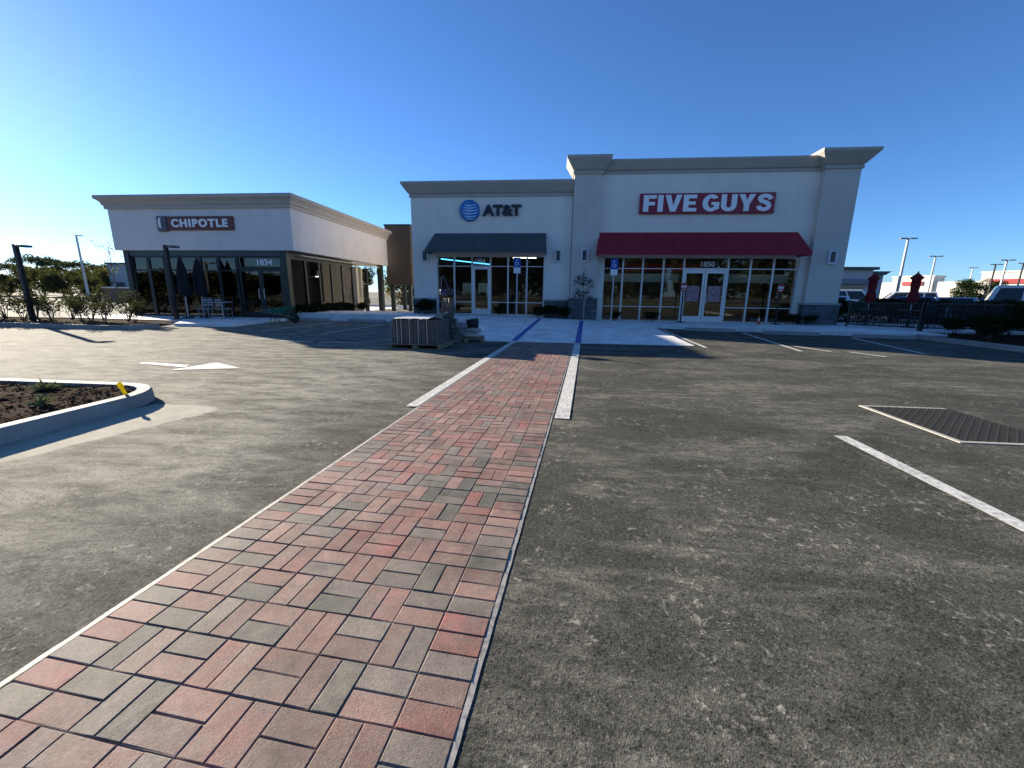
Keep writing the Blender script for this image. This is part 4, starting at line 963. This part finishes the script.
def chair(loc,rz,label,m,group):
    c=empty('patio_chair',loc,label,'chair',group,rz)
    for sx in (-.2,.2):
        for sy in (-.2,.2):
            mb=MB(); mb.tube([(sx,sy,0),(sx*.95,sy*.95,.44)],.014,6); mb.build('leg',m,c)
    mb=MB(); mb.box(-.22,-.22,.44,.22,.22,.465); mb.build('seat',m,c,bevel=.008)
    mb=MB(); mb.tube([(-.21,.21,.46),(-.21,.26,.92),(.21,.26,.92),(.21,.21,.46)],.014,6)
    for k in range(3): mb.box(-.2,.228+k*.01,.58+k*.11,.2,.243+k*.01,.65+k*.11)
    mb.build('backrest',m,c); return c
def table(loc,label,m,group):
    t=empty('patio_table',loc,label,'table',group)
    mb=MB(); mb.lathe([(.42,.71),(.43,.72),(.43,.74),(.42,.75)],20); mb.build('tabletop',m,t)
    mb=MB(); mb.tube([(0,0,.03),(0,0,.71)],.035,8); mb.lathe([(.26,0),(.25,.03),(.05,.05)],14); mb.build('pedestal',m,t); return t
ch=chair((-15.35,17.0,.12),.3,'pale metal patio chair nearest the path before the restaurant','engine','pale metal chairs before the restaurant')
dup(ch,(-14.85,17.5,.12),2.8,'pale metal patio chair facing the glass right of the black umbrellas'); dup(ch,(-15.9,17.6,.12),-1.2,'pale metal patio chair close to the black umbrella pole')
table((-15.3,17.9,.12),'round metal patio table before the restaurant glass','post',None)
# lamp posts
def lamp_post(name,loc,h,r,arm,label,m,head,group=None,rz=0,square=True):
    p=empty(name,loc,label,'lamp post',group,rz)
    mb=MB()
    if square: mb.box(-r,-r,0,r,r,h)
    else: mb.tube([(0,0,0),(0,0,h)],[r,r*.65],10)
    mb.build('pole',m,p)
    if square: mb=MB(); mb.box(-r*1.8,-r*1.8,0,r*1.8,r*1.8,.04); mb.build('base_plate',m,p)
    else: mb=MB(); mb.lathe([(r*2.2,0),(r*2.2,.7),(r*1.6,.75)],12); mb.build('base_plate','kerb',p)
    mb=MB(); mb.box(r,-r*.5,h-.10,arm*.4,r*.5,h-.03); mb.build('arm',m,p)
    mb=MB(); mb.box(arm*.4,-head*.35,h-.11,arm,head*.35,h-.03); mb.build('lamp_head','lamp_head',p,bevel=.01); return p
lamp_post('lamp_post',(-20.4,14.35,.1),2.9,.065,.5,'thick dark square lamp post standing in the long bed at the left','pole_dark',.5,'short dark lamp posts')
lamp_post('lamp_post',(-16.35,16.55,.12),3.1,.065,.5,'dark square lamp post in front of the restaurant glass','pole_dark',.5,'short dark lamp posts')
lamp_post('lamp_post',(-55.6,45,0),7.45,.14,.7,'tall thin two tone lamp post standing far behind the long bed','pole_pale',.6,None,0,False)
lps=[((44.8,60,0),8.8,'tall white car park lamp post nearest the shop pillar, largest of the right row'),((60.6,75,0),7.95,'white car park lamp post second from the shop pillar'),((97.4,110,0),8.5,'thin faint car park lamp post in the middle of the right row'),((74.2,80,0),7.1,'dark car park lamp post left of the white one above the big car'),((66.3,70,0),7.0,'white car park lamp post rising above the big white car'),((78.4,80,0),7.3,'dark car park lamp post at the right edge above the big car')]
for i,(loc,hh,lab) in enumerate(lps):
    p=empty('lamp_post',loc,lab,'lamp post','car park lamp posts on the right')
    mb=MB(); mb.tube([(0,0,0),(0,0,hh)],[.19 if i==0 else .15,.13 if i==0 else .11],8); mb.build('pole','pole_dark' if i in (3,5) else 'pole_pale',p)
    mb=MB(); mb.box(-1.0,-.2,hh,-.15,.2,hh+.12); mb.box(.15,-.2,hh,1.0,.2,hh+.12); mb.box(-.15,-.06,hh,.15,.06,hh+.08); mb.build('lamp_head','lamp_head',p)
# far buildings
b=empty('far_building',(-69,62,0),'plain grey far building left of the restaurant corner','building')
mb=MB(); mb.box(-2,-1,0,5,9,5.2); mb.build('wall','far_grey',b); mb=MB(); mb.box(-2.2,-1.2,5.2,5.2,9.2,5.45); mb.build('roof','far_dark',b); mb=MB(); mb.box(-1.0,-1.04,0,.6,-1.0,2.4); mb.build('door','far_dark',b)
b=empty('garden_wall',(-46.3,40,0),'low brown wall with pale coping left of the restaurant corner','wall')
mb=MB(); mb.box(-1.4,0,0,5,.3,1.45); mb.build('wall','far_brown',b); mb=MB(); mb.box(-1.45,-.05,1.45,5.05,.35,1.58); mb.build('coping','far_cream',b)
b=empty('far_building',(38,60,0),'grey far building with dark eave directly right of the end pilaster','building')
mb=MB(); mb.box(-8,0,0,3.4,20,4.95); mb.build('wall','far_grey',b); mb=MB(); mb.box(-8.4,-.5,4.95,3.8,20.4,5.3); mb.build('roof','far_dark',b)
mb=MB(); mb.box(-8,-.8,3.1,3.35,-.01,3.75); mb.build('canopy',mat('far_blue_grey',(.16,.19,.23),.8),b); mb=MB(); mb.box(-6,-.03,0,2.6,-.003,2.9); mb.build('shopfront_glass','car_glass',b)
b=empty('far_building',(43,64,0),'small grey far building with flared cornice left of the tallest white lamp post','building')
mb=MB(); mb.box(-.9,0,0,2.6,14,4.5); mb.build('wall','far_grey',b); mb=MB(); mb.prism([(-.9,4.5),(2.6,4.5),(3.3,5.0),(-1.6,5.0)],-.4,14.2,'y'); mb.build('cornice','far_dark',b)
st=empty('far_store',(86,114,0),'long cream far store with red signs beyond the right car park','building',None,R(-64))
mb=MB(); mb.box(-10,0,0,44,18,5.2); mb.build('wall','far_cream',st)
for x0,x1,hh,m in ((-2,6,6.4,'far_cream'),(14,27,6.9,'far_cream'),(34,43,6.0,'far_cream')):
    mb=MB(); mb.box(x0,-.5,0,x1,4,hh); w=mb.build('entrance_bay',m,st); mb=MB(); mb.box(x0-.2,-.7,hh,x1+.2,4.2,hh+.3); mb.build('bay_cornice','far_cream',w); mb=MB(); mb.box(x0+1,-.54,0,x1-1,-.51,3.0); mb.build('doorway','car_glass',w)
for x0,x1,z in ((15.5,25,4.6),(.2,4.2,4.4)):
    mb=MB(); mb.box(x0,-.75,z,x1,-.55,z+.95); mb.build('red_sign','sign_red',st)
# white delivery box trucks / parked vehicles
def car(name,loc,rz,label,paint,L_=4.6,W=1.82,H=1.48,suv=False,group='parked vehicles beyond the right patio'):
    c=empty(name,loc,label,'car',group,rz); hw=W/2
    body=MB(); sill=.28; belt=H*.60 if not suv else H*.57
    prof=[(-L_/2,sill+.1),(-L_/2+.05,belt*.92),(-L_/2+.3,belt),(L_/2-1.15,belt),(L_/2-.25,belt*.86),(L_/2,belt*.62),(L_/2-.02,sill+.05),(L_/2-.2,sill),(-L_/2+.2,sill)]
    if suv: prof=[(-L_/2,sill+.1),(-L_/2+.02,belt),(L_/2-1.2,belt),(L_/2-.15,belt*.92),(L_/2,belt*.7),(L_/2-.02,sill+.05),(L_/2-.2,sill),(-L_/2+.2,sill)]
    prof=prof[::-1]
    body.prism(prof,-hw,hw,'y'); o=body.build('body',paint,c,bevel=.07)
    r0,r1=(-L_/2+.04,L_/2-1.25) if suv else (-L_/2+.55,L_/2-1.25)
    t0,t1=(r0+.32,r1-.85) if suv else (r0+.75,r1-.95)
    cab=MB(); tw=hw-.16
    vs=[(r0,-hw+.04,belt-.02),(r1,-hw+.04,belt-.02),(r1,hw-.04,belt-.02),(r0,hw-.04,belt-.02),(t0,-tw,H),(t1,-tw,H),(t1,tw,H),(t0,tw,H)]
    cab.add(vs,[(4,5,6,7),(0,1,5,4),(1,2,6,5),(2,3,7,6),(3,0,4,7)]); ro=cab.build('roof',paint,c,bevel=.05)
    def lerp(a,b,t): return tuple(a[i]+(b[i]-a[i])*t for i in range(3))
    def panel(q,u0,u1,w0,w1,off):
        A,B,C_,D=q
        P=[lerp(lerp(A,B,u),lerp(D,C_,u),w) for u,w in ((u0,w0),(u1,w0),(u1,w1),(u0,w1))]
        n=(Vector(B)-Vector(A)).cross(Vector(D)-Vector(A)).normalized()*off
        m=MB(); m.add([tuple(Vector(p)+n) for p in P]+[tuple(Vector(p)-n*.5) for p in P],[(0,1,2,3),(7,6,5,4),(0,4,5,1),(1,5,6,2),(2,6,7,3),(3,7,4,0)]); return m
    sl=(vs[0],vs[1],vs[5],vs[4]); sr=(vs[2],vs[3],vs[7],vs[6])
    cuts=((.04,.26),(.30,.60),(.63,.93)) if suv else ((.08,.48),(.52,.93))
    for q,fl in ((sl,0),(sr,1)):
        for a,b in cuts:
            if fl: a,b=1-b,1-a
            panel(q,a,b,.14,.86,.012).build('window','car_glass',c)
    panel((vs[1],vs[2],vs[6],vs[5]),.08,.92,.1,.9,.012).build('windscreen','car_glass',c)
    panel((vs[3],vs[0],vs[4],vs[7]),.1,.9,.15,.88,.012).build('rear_window','car_glass',c)
    wr=.39 if suv else .33
    for x in (-L_/2+.95,L_/2-.92):
        for sy in (-1,1):
            w=MB(); w.smooth=False; w.lathe([(wr*.7,-.11),(wr,-.09),(wr,.09),(wr*.7,.11)],18,(x,sy*(hw-.10),wr),'y'); t=w.build('wheel','rubber',c)
            rr=MB(); rr.lathe([(wr*.66,0),(wr*.6,.02)],14,(x,sy*(hw+.012),wr),'y'); rr.build('rim','chrome',t)
    for sy in (-1,1):
        m=MB(); m.box(-L_/2-.015,sy*(hw-.2)-.13,belt-.34,-L_/2+.08,sy*(hw-.2)+.13,belt-.06); m.build('tail_light','tail',c)
        m=MB(); m.box(L_/2-.16,sy*(hw-.3)-.16,belt*.66,L_/2+.01,sy*(hw-.3)+.16,belt*.80); m.build('headlight','car_glass',c)
        m=MB(); m.obox((r1-.15,sy*(hw+.07),belt+.08),(.12,.18,.13)); m.build('wing_mirror',paint,c,bevel=.02)
    return c
suv=car('parked_suv',(22.35,20.35,0),R(-40),'big white SUV parked beyond the dark bed at the right edge','car_white',5.4,2.05,2.02,True)
sed=car('parked_car',(21.9,25.2,0),R(47),'silver car end on, beyond the blue car at the right','car_silver')
dup(sed,(20.7,26.2,0),R(47),'dark blue car beside the silver one, right of the second red umbrella',swap={'body':'car_blue','roof':'car_blue'})
dup(sed,(17.0,27.5,0),R(57),'white car visible just right of the end pilaster',swap={'body':'car_white','roof':'car_white'})
dup(sed,(23.6,24.6,0),R(45),'charcoal car half hidden by the big white SUV',swap={'body':'car_dark','roof':'car_dark'})
dup(suv,(24.5,37.5,0),R(-25),'white SUV side on between the two red umbrellas, farther back')
dup(suv,(34.0,45.0,0),R(150),'white SUV farther back right of the second red umbrella')
dup(sed,(34,42,0),R(10),'white sedan far back in the right car park',swap={'body':'car_white','roof':'car_white'})
dup(sed,(44,46,0),R(-8),'silver sedan farthest back in the right car park')

# patio at the right: fence, umbrellas, furniture
def fence(name,a,b,label,h=1.08,sp=.085):
    a=Vector((*a,.14)); b=Vector((*b,.14)); ln=(b-a).length; f=empty(name,a,label,'fence','black metal patio fence panels',math.atan2(b.y-a.y,b.x-a.x))
    n=max(1,round(ln/1.8))
    for i in range(n+1): mb=MB(); x=ln*i/n; mb.box(x-.03,-.03,-.03,x+.03,.03,h+.06); mb.build('post','black',f)
    mb=MB(); mb.box(.03,-.02,h-.05,ln-.03,.02,h); mb.box(.03,-.02,.10,ln-.03,.02,.15); mb.build('rails','black',f)
    mb=MB(); k=.09
    while k<ln-.05: mb.box(k-.012,-.012,.15,k+.012,.012,h-.05); k+=sp
    mb.build('bars','black',f); return f
fence('metal_fence',(12.85,19.6),(14.3,17.75),'black metal patio fence panel starting at the end pilaster')
fence('metal_fence',(14.38,17.72),(18.6,17.9),'long black metal patio fence panel running right behind the dark bed')
fence('metal_fence',(18.7,17.95),(18.9,22.6),'black metal patio fence panel at the far right side of the patio')
ru=umbrella((14.45,20.8,.14),'closed red patio umbrella nearer the end pilaster','red_fabric',2.35,'closed red umbrellas on the fenced patio',.21)
dup(ru,(15.5,19.85,.14),.7,'closed red patio umbrella farther from the end pilaster')
pt=table((14.45,20.8,.14),'black patio table under the red umbrella nearer the pilaster','black','black patio tables')
dup(pt,(15.5,19.85,.14),0,'black patio table under the red umbrella farther from the pilaster')
pc=chair((14.1,20.9,.14),R(90),'black patio chair left of the first red umbrella table','black','black patio chairs')
for x,y_,r_,lab in ((14.7,20.2,0,'black patio chair between the two red umbrella tables'),(15.4,19.15,180,'black patio chair before the second red umbrella table'),(16.15,19.9,-90,'black patio chair right of the second red umbrella table'),(15.0,21.5,10,'black patio chair behind the first red umbrella table'),(17.3,19.2,150,'lone black patio chair toward the right end of the patio')): dup(pc,(x,y_,.14),R(r_),lab)
# wheel stops
def wstop(loc,rz,label):
    mb=MB(); mb.prism([(-.09,0),(.09,0),(.06,.13),(-.06,.13)],-.92,.92,'x'); o=mb.build('wheel_stop','kerb',None,bevel=.015); o.location=loc; o.rotation_euler=(0,0,rz); return tag(o,label,'wheel stop','concrete wheel stops')
ws=wstop((6.25,17.25,.004),-.2,'concrete wheel stop on the asphalt nearest the flush concrete apron')
for x,y_,r_,lab in ((8.85,16.35,-.2,'middle concrete wheel stop before the red awning shop'),(11.55,15.65,-.12,'concrete wheel stop closest to the right bed kerb'),(-11.5,18.7,0,'concrete wheel stop right behind the green wheelbarrow'),(-8.7,18.6,0,'concrete wheel stop between wheelbarrow and paver pallet')):
    o=ws.copy(); COL.objects.link(o); o.location=(x,y_,.004); o.rotation_euler=(0,0,r_); o['label']=lab

# ------------------------------------------------------------------ building materials left on the asphalt
def pallet(loc,rz,w,d,label):
    p=empty('wooden_pallet',loc,label,'pallet','wooden pallets on the asphalt',rz)
    mb=MB(); 
    for k in range(7): mb.box(-w/2,-d/2+k*(d-.1)/6,.11,w/2,-d/2+.1+k*(d-.1)/6,.13)
    mb.build('top_boards','timber',p)
    mb=MB()
    for x in (-w/2,-.05,w/2-.1): mb.box(x,-d/2,.02,x+.1,d/2,.108)
    for y_ in (-d/2,-.05,d/2-.1): mb.box(-w/2,y_,0,w/2,y_+.1,.018)
    mb.build('bearers','timber',p); return p
pallet((-3.42,10.48,.004),-.02,1.36,1.15,'wooden pallet beneath the wrapped stack of dark pavers')
b=empty('paver_stack',(-3.42,10.48,.134),'dark upright pavers in a block with a bright white plastic sheet on top','paver stack',None,-.02)
mb=MB()
for k in range(11):
    for j in range(8): mb.box(-.60+k*.11,-.5+j*.126,0,-.60+k*.11+.101,-.5+j*.126+.118,.60+rnd.uniform(-.01,.01))
mb.build('pavers','grey_block',b,bevel=.006)
mb=MB()
for x in (-.47,-.36,-.15,.08,.30): mb.box(x,-.506,0,x+.018,-.503,.61)
mb.build('straps','strapm',b)
mb=MB(); nx,ny=14,10; vs=[]
for i in range(nx+1):
    for j in range(ny+1):
        x=-.63+1.24*i/nx; y_=-.52+1.04*j/ny; z=.617+rnd.uniform(0,.02)+(.13*max(0,(x-.3)/.3)**2 if x>.3 else 0)
        if i==0: z=.617-.45*(1 if j<3 else .6)
        vs.append((x-(.02 if i==0 else 0),y_,z))
mb.smooth=True; mb.add(vs,[(i*(ny+1)+j,(i+1)*(ny+1)+j,(i+1)*(ny+1)+j+1,i*(ny+1)+j+1) for i in range(nx) for j in range(ny)]); mb.build('plastic_sheet','wrap',b)
b=empty('block_pile',(-2.92,11.35,.004),'tall rough pile of grey blocks behind the paver stack','block pile')
mb=MB()
for k in range(9):
    for j in range(2):
        f=1-.05*k; mb.obox((rnd.uniform(-.06,.06)+(-.10 if j else .10)*f,rnd.uniform(-.06,.06)+.12*j,.075+k*.138),(.30*f*rnd.uniform(.75,1.2),.36*f*rnd.uniform(.7,1.2),.13),rnd.uniform(-.6,.6),rnd.uniform(-.08,.08))
mb.build('blocks',mat('rough_block',(.10,.09,.083),.9,0,.4,8,.4,40),b,bevel=.012)
mb=MB(); mb.smooth=True; vs=[]; nx=8
b2=empty('cutoff_saw',(-2.95,11.32,1.31),'blue hand tool with thin upright handle resting on the block pile','saw')
mb=MB(); mb.obox((0,0,.10),(.36,.18,.16),.3); mb.build('motor','blue_tool',b2,bevel=.03)
mb=MB(); mb.tube([(-.14,0,.14),(-.13,0,.50),(-.08,0,.52),(.10,0,.14)],.016,6); mb.build('handle','blue_tool',b2)
mb=MB(); mb.lathe([(.07,-.006),(.07,.006)],20,(.12,-.12,.10),'y'); mb.build('blade','rubber',b2)
pallet((-2.52,11.95,.004),.15,1.0,.9,'low wooden pallet beneath the compactor and the pale sacks')
b=empty('plate_compactor',(-2.68,11.85,.136),'grey engine plate compactor on the low pallet','compactor',None,.1)
mb=MB(); mb.prism([(-.28,0),(.28,0),(.33,.06),(-.33,.06)],-.2,.2,'y'); mb.build('base_plate','engine',b)
mb=MB(); mb.box(-.18,-.16,.07,.16,.16,.26); mb.box(-.12,-.18,.27,.2,.12,.40); mb.build('engine','engine',b,bevel=.02)
mb=MB(); mb.lathe([(.06,-.04),(.13,-.03),(.13,.03),(.06,.04)],16,(-.14,-.22,.18),'y'); mb.build('flywheel','rubber',b)
mb=MB(); mb.box(-.16,-.14,.41,.12,.08,.50); mb.build('fuel_tank','lampw',b,bevel=.02)
mb=MB(); mb.tube([(-.2,.16,.2),(-.42,.22,.74),(-.42,-.1,.74),(-.2,-.16,.2)],.014,6); mb.build('handle','black',b)
b=empty('rubble_bucket',(-2.36,11.9,.40),'black open bucket lying tilted on the pale sacks','bucket',None,.4)
mb=MB(); mb.smooth=True; mb.lathe([(.12,-.16),(.17,.16),(.155,.16),(.11,-.14)],18,(0,0,.12),'x'); mb.v=[(x,y_,z) for x,y_,z in mb.v]; mb.build('shell','rubber',b)
mb=MB(); mb.tube([(.17,-.16,.12),(.24,-.08,.26),(.24,.08,.26),(.17,.16,.12)],.007,5); mb.build('handle','strapm',b)
for i,(x,y_,z,rz,lab) in enumerate(((-2.36,11.72,.134,.2,'pale lumpy cement sack lying on the low pallet, lower one'),(-2.34,11.80,.275,-.2,'pale lumpy cement sack lying on top of the other sack'))):
    mb=MB(); mb.smooth=True; vs=[]; n=16
    mb.lathe([(.02,-.27),(.10,-.25),(.15,-.15),(.16,0),(.15,.15),(.10,.25),(.02,.27)],12,(0,0,.07),'x'); mb.v=[(x_,yy*1.0,max(0,.07+(zz-.07)*.45)+rnd.uniform(-.006,.006)) for x_,yy,zz in mb.v]
    o=mb.build('cement_sack','sack',None); o.location=(x,y_,z); o.rotation_euler=(0,0,rz); tag(o,lab,'sack','cement sacks')
w=empty('wheelbarrow',(-12.1,17.35,.0),'green wheelbarrow standing on the shaded asphalt before the restaurant corner','wheelbarrow',None,R(4))
mb=MB()
top=[(-.55,-.34),(.62,-.30),(.62,.30),(-.55,.34)]; bot=[(-.30,-.2),(.22,-.18),(.22,.18),(-.30,.2)]
zt=[.60,.74,.74,.60]
vs=[(p[0],p[1],zt[i]) for i,p in enumerate(top)]+[(p[0],p[1],.38) for p in bot]
vi=[(p[0]*.97,p[1]*.96,zt[i]-.002) for i,p in enumerate(top)]+[(p[0]*.95,p[1]*.94,.40) for p in bot]
mb.add(vs+vi,[(0,1,5,4),(1,2,6,5),(2,3,7,6),(3,0,4,7),(4,5,6,7),(8,12,13,9),(9,13,14,10),(10,14,15,11),(11,15,12,8),(15,14,13,12),(0,8,9,1),(1,9,10,2),(2,10,11,3),(3,11,8,0)])
mb.build('tray','green',w)
for sy in (-1,1):
    mb=MB(); mb.tube([(.66,sy*.06,.22),(.1,sy*.18,.37),(-.95,sy*.3,.52)],.022,6); mb.build('handle','wood_warm',w)
    mb=MB(); mb.tube([(-.25,sy*.2,.40),(-.34,sy*.22,.0),(-.22,sy*.22,.0),(-.05,sy*.18,.38)],.014,6); mb.build('leg','black',w)
mb=MB(); mb.lathe([(.10,-.05),(.19,-.04),(.2,0),(.19,.04),(.10,.05)],18,(.66,0,.2),'y'); wh=mb.build('wheel','rubber',w); mb=MB(); mb.lathe([(.095,-.03),(.095,.03)],12,(.66,0,.2),'y'); mb.build('rim','engine',wh)

# ------------------------------------------------------------------ sky, sun, camera
SUN_AZ=-60.8; SUN_EL=17.6      # azimuth from +Y towards +X
wd=bpy.data.worlds.new('World'); scene.world=wd; wd.use_nodes=True; nt=wd.node_tree
bg=nt.nodes['Background']; sky=nt.nodes.new('ShaderNodeTexSky'); sky.sky_type='NISHITA'; sky.sun_disc=False
sky.sun_elevation=R(SUN_EL); sky.sun_rotation=R(SUN_AZ); sky.altitude=0; sky.air_density=.8; sky.dust_density=.11; sky.ozone_density=7.5
nt.links.new(sky.outputs[0],bg.inputs[0]); bg.inputs[1].default_value=.072
sd=bpy.data.lights.new('sun','SUN'); sd.energy=4.6; sd.angle=R(.5); sd.color=(1.0,.89,.72)
so=bpy.data.objects.new('sun',sd); COL.objects.link(so)
d=Vector((math.sin(R(SUN_AZ))*math.cos(R(SUN_EL)),math.cos(R(SUN_AZ))*math.cos(R(SUN_EL)),math.sin(R(SUN_EL))))
so.rotation_euler=d.to_track_quat('Z','Y').to_euler()
cd=bpy.data.cameras.new('camera'); cam=bpy.data.objects.new('camera',cd); COL.objects.link(cam); scene.camera=cam
cd.sensor_fit='HORIZONTAL'; cd.sensor_width=36; cd.lens=410.145/1024*36; cd.clip_end=5000; cd.clip_start=.05
pitch,roll,yaw=R(12.452),R(.687),R(5.6)
Rt=Vector((math.cos(yaw),math.sin(yaw),0)); Fh=Vector((-math.sin(yaw),math.cos(yaw),0)); Up=Vector((0,0,1))
F=Fh*math.cos(pitch)-Up*math.sin(pitch); Uc=Fh*math.sin(pitch)+Up*math.cos(pitch)
X=Rt*math.cos(roll)+Uc*math.sin(roll); Y=Uc*math.cos(roll)-Rt*math.sin(roll)
mw=Matrix((X,Y,-F)).transposed().to_4x4(); mw.translation=Vector((0,0,1.40)); cam.matrix_world=mw
vs=scene.view_settings; vs.view_transform='Standard'; vs.look='None'; vs.exposure=1.5; vs.gamma=1.0; vs.use_curve_mapping=False
scene.cycles.max_bounces=8; scene.cycles.transparent_max_bounces=16
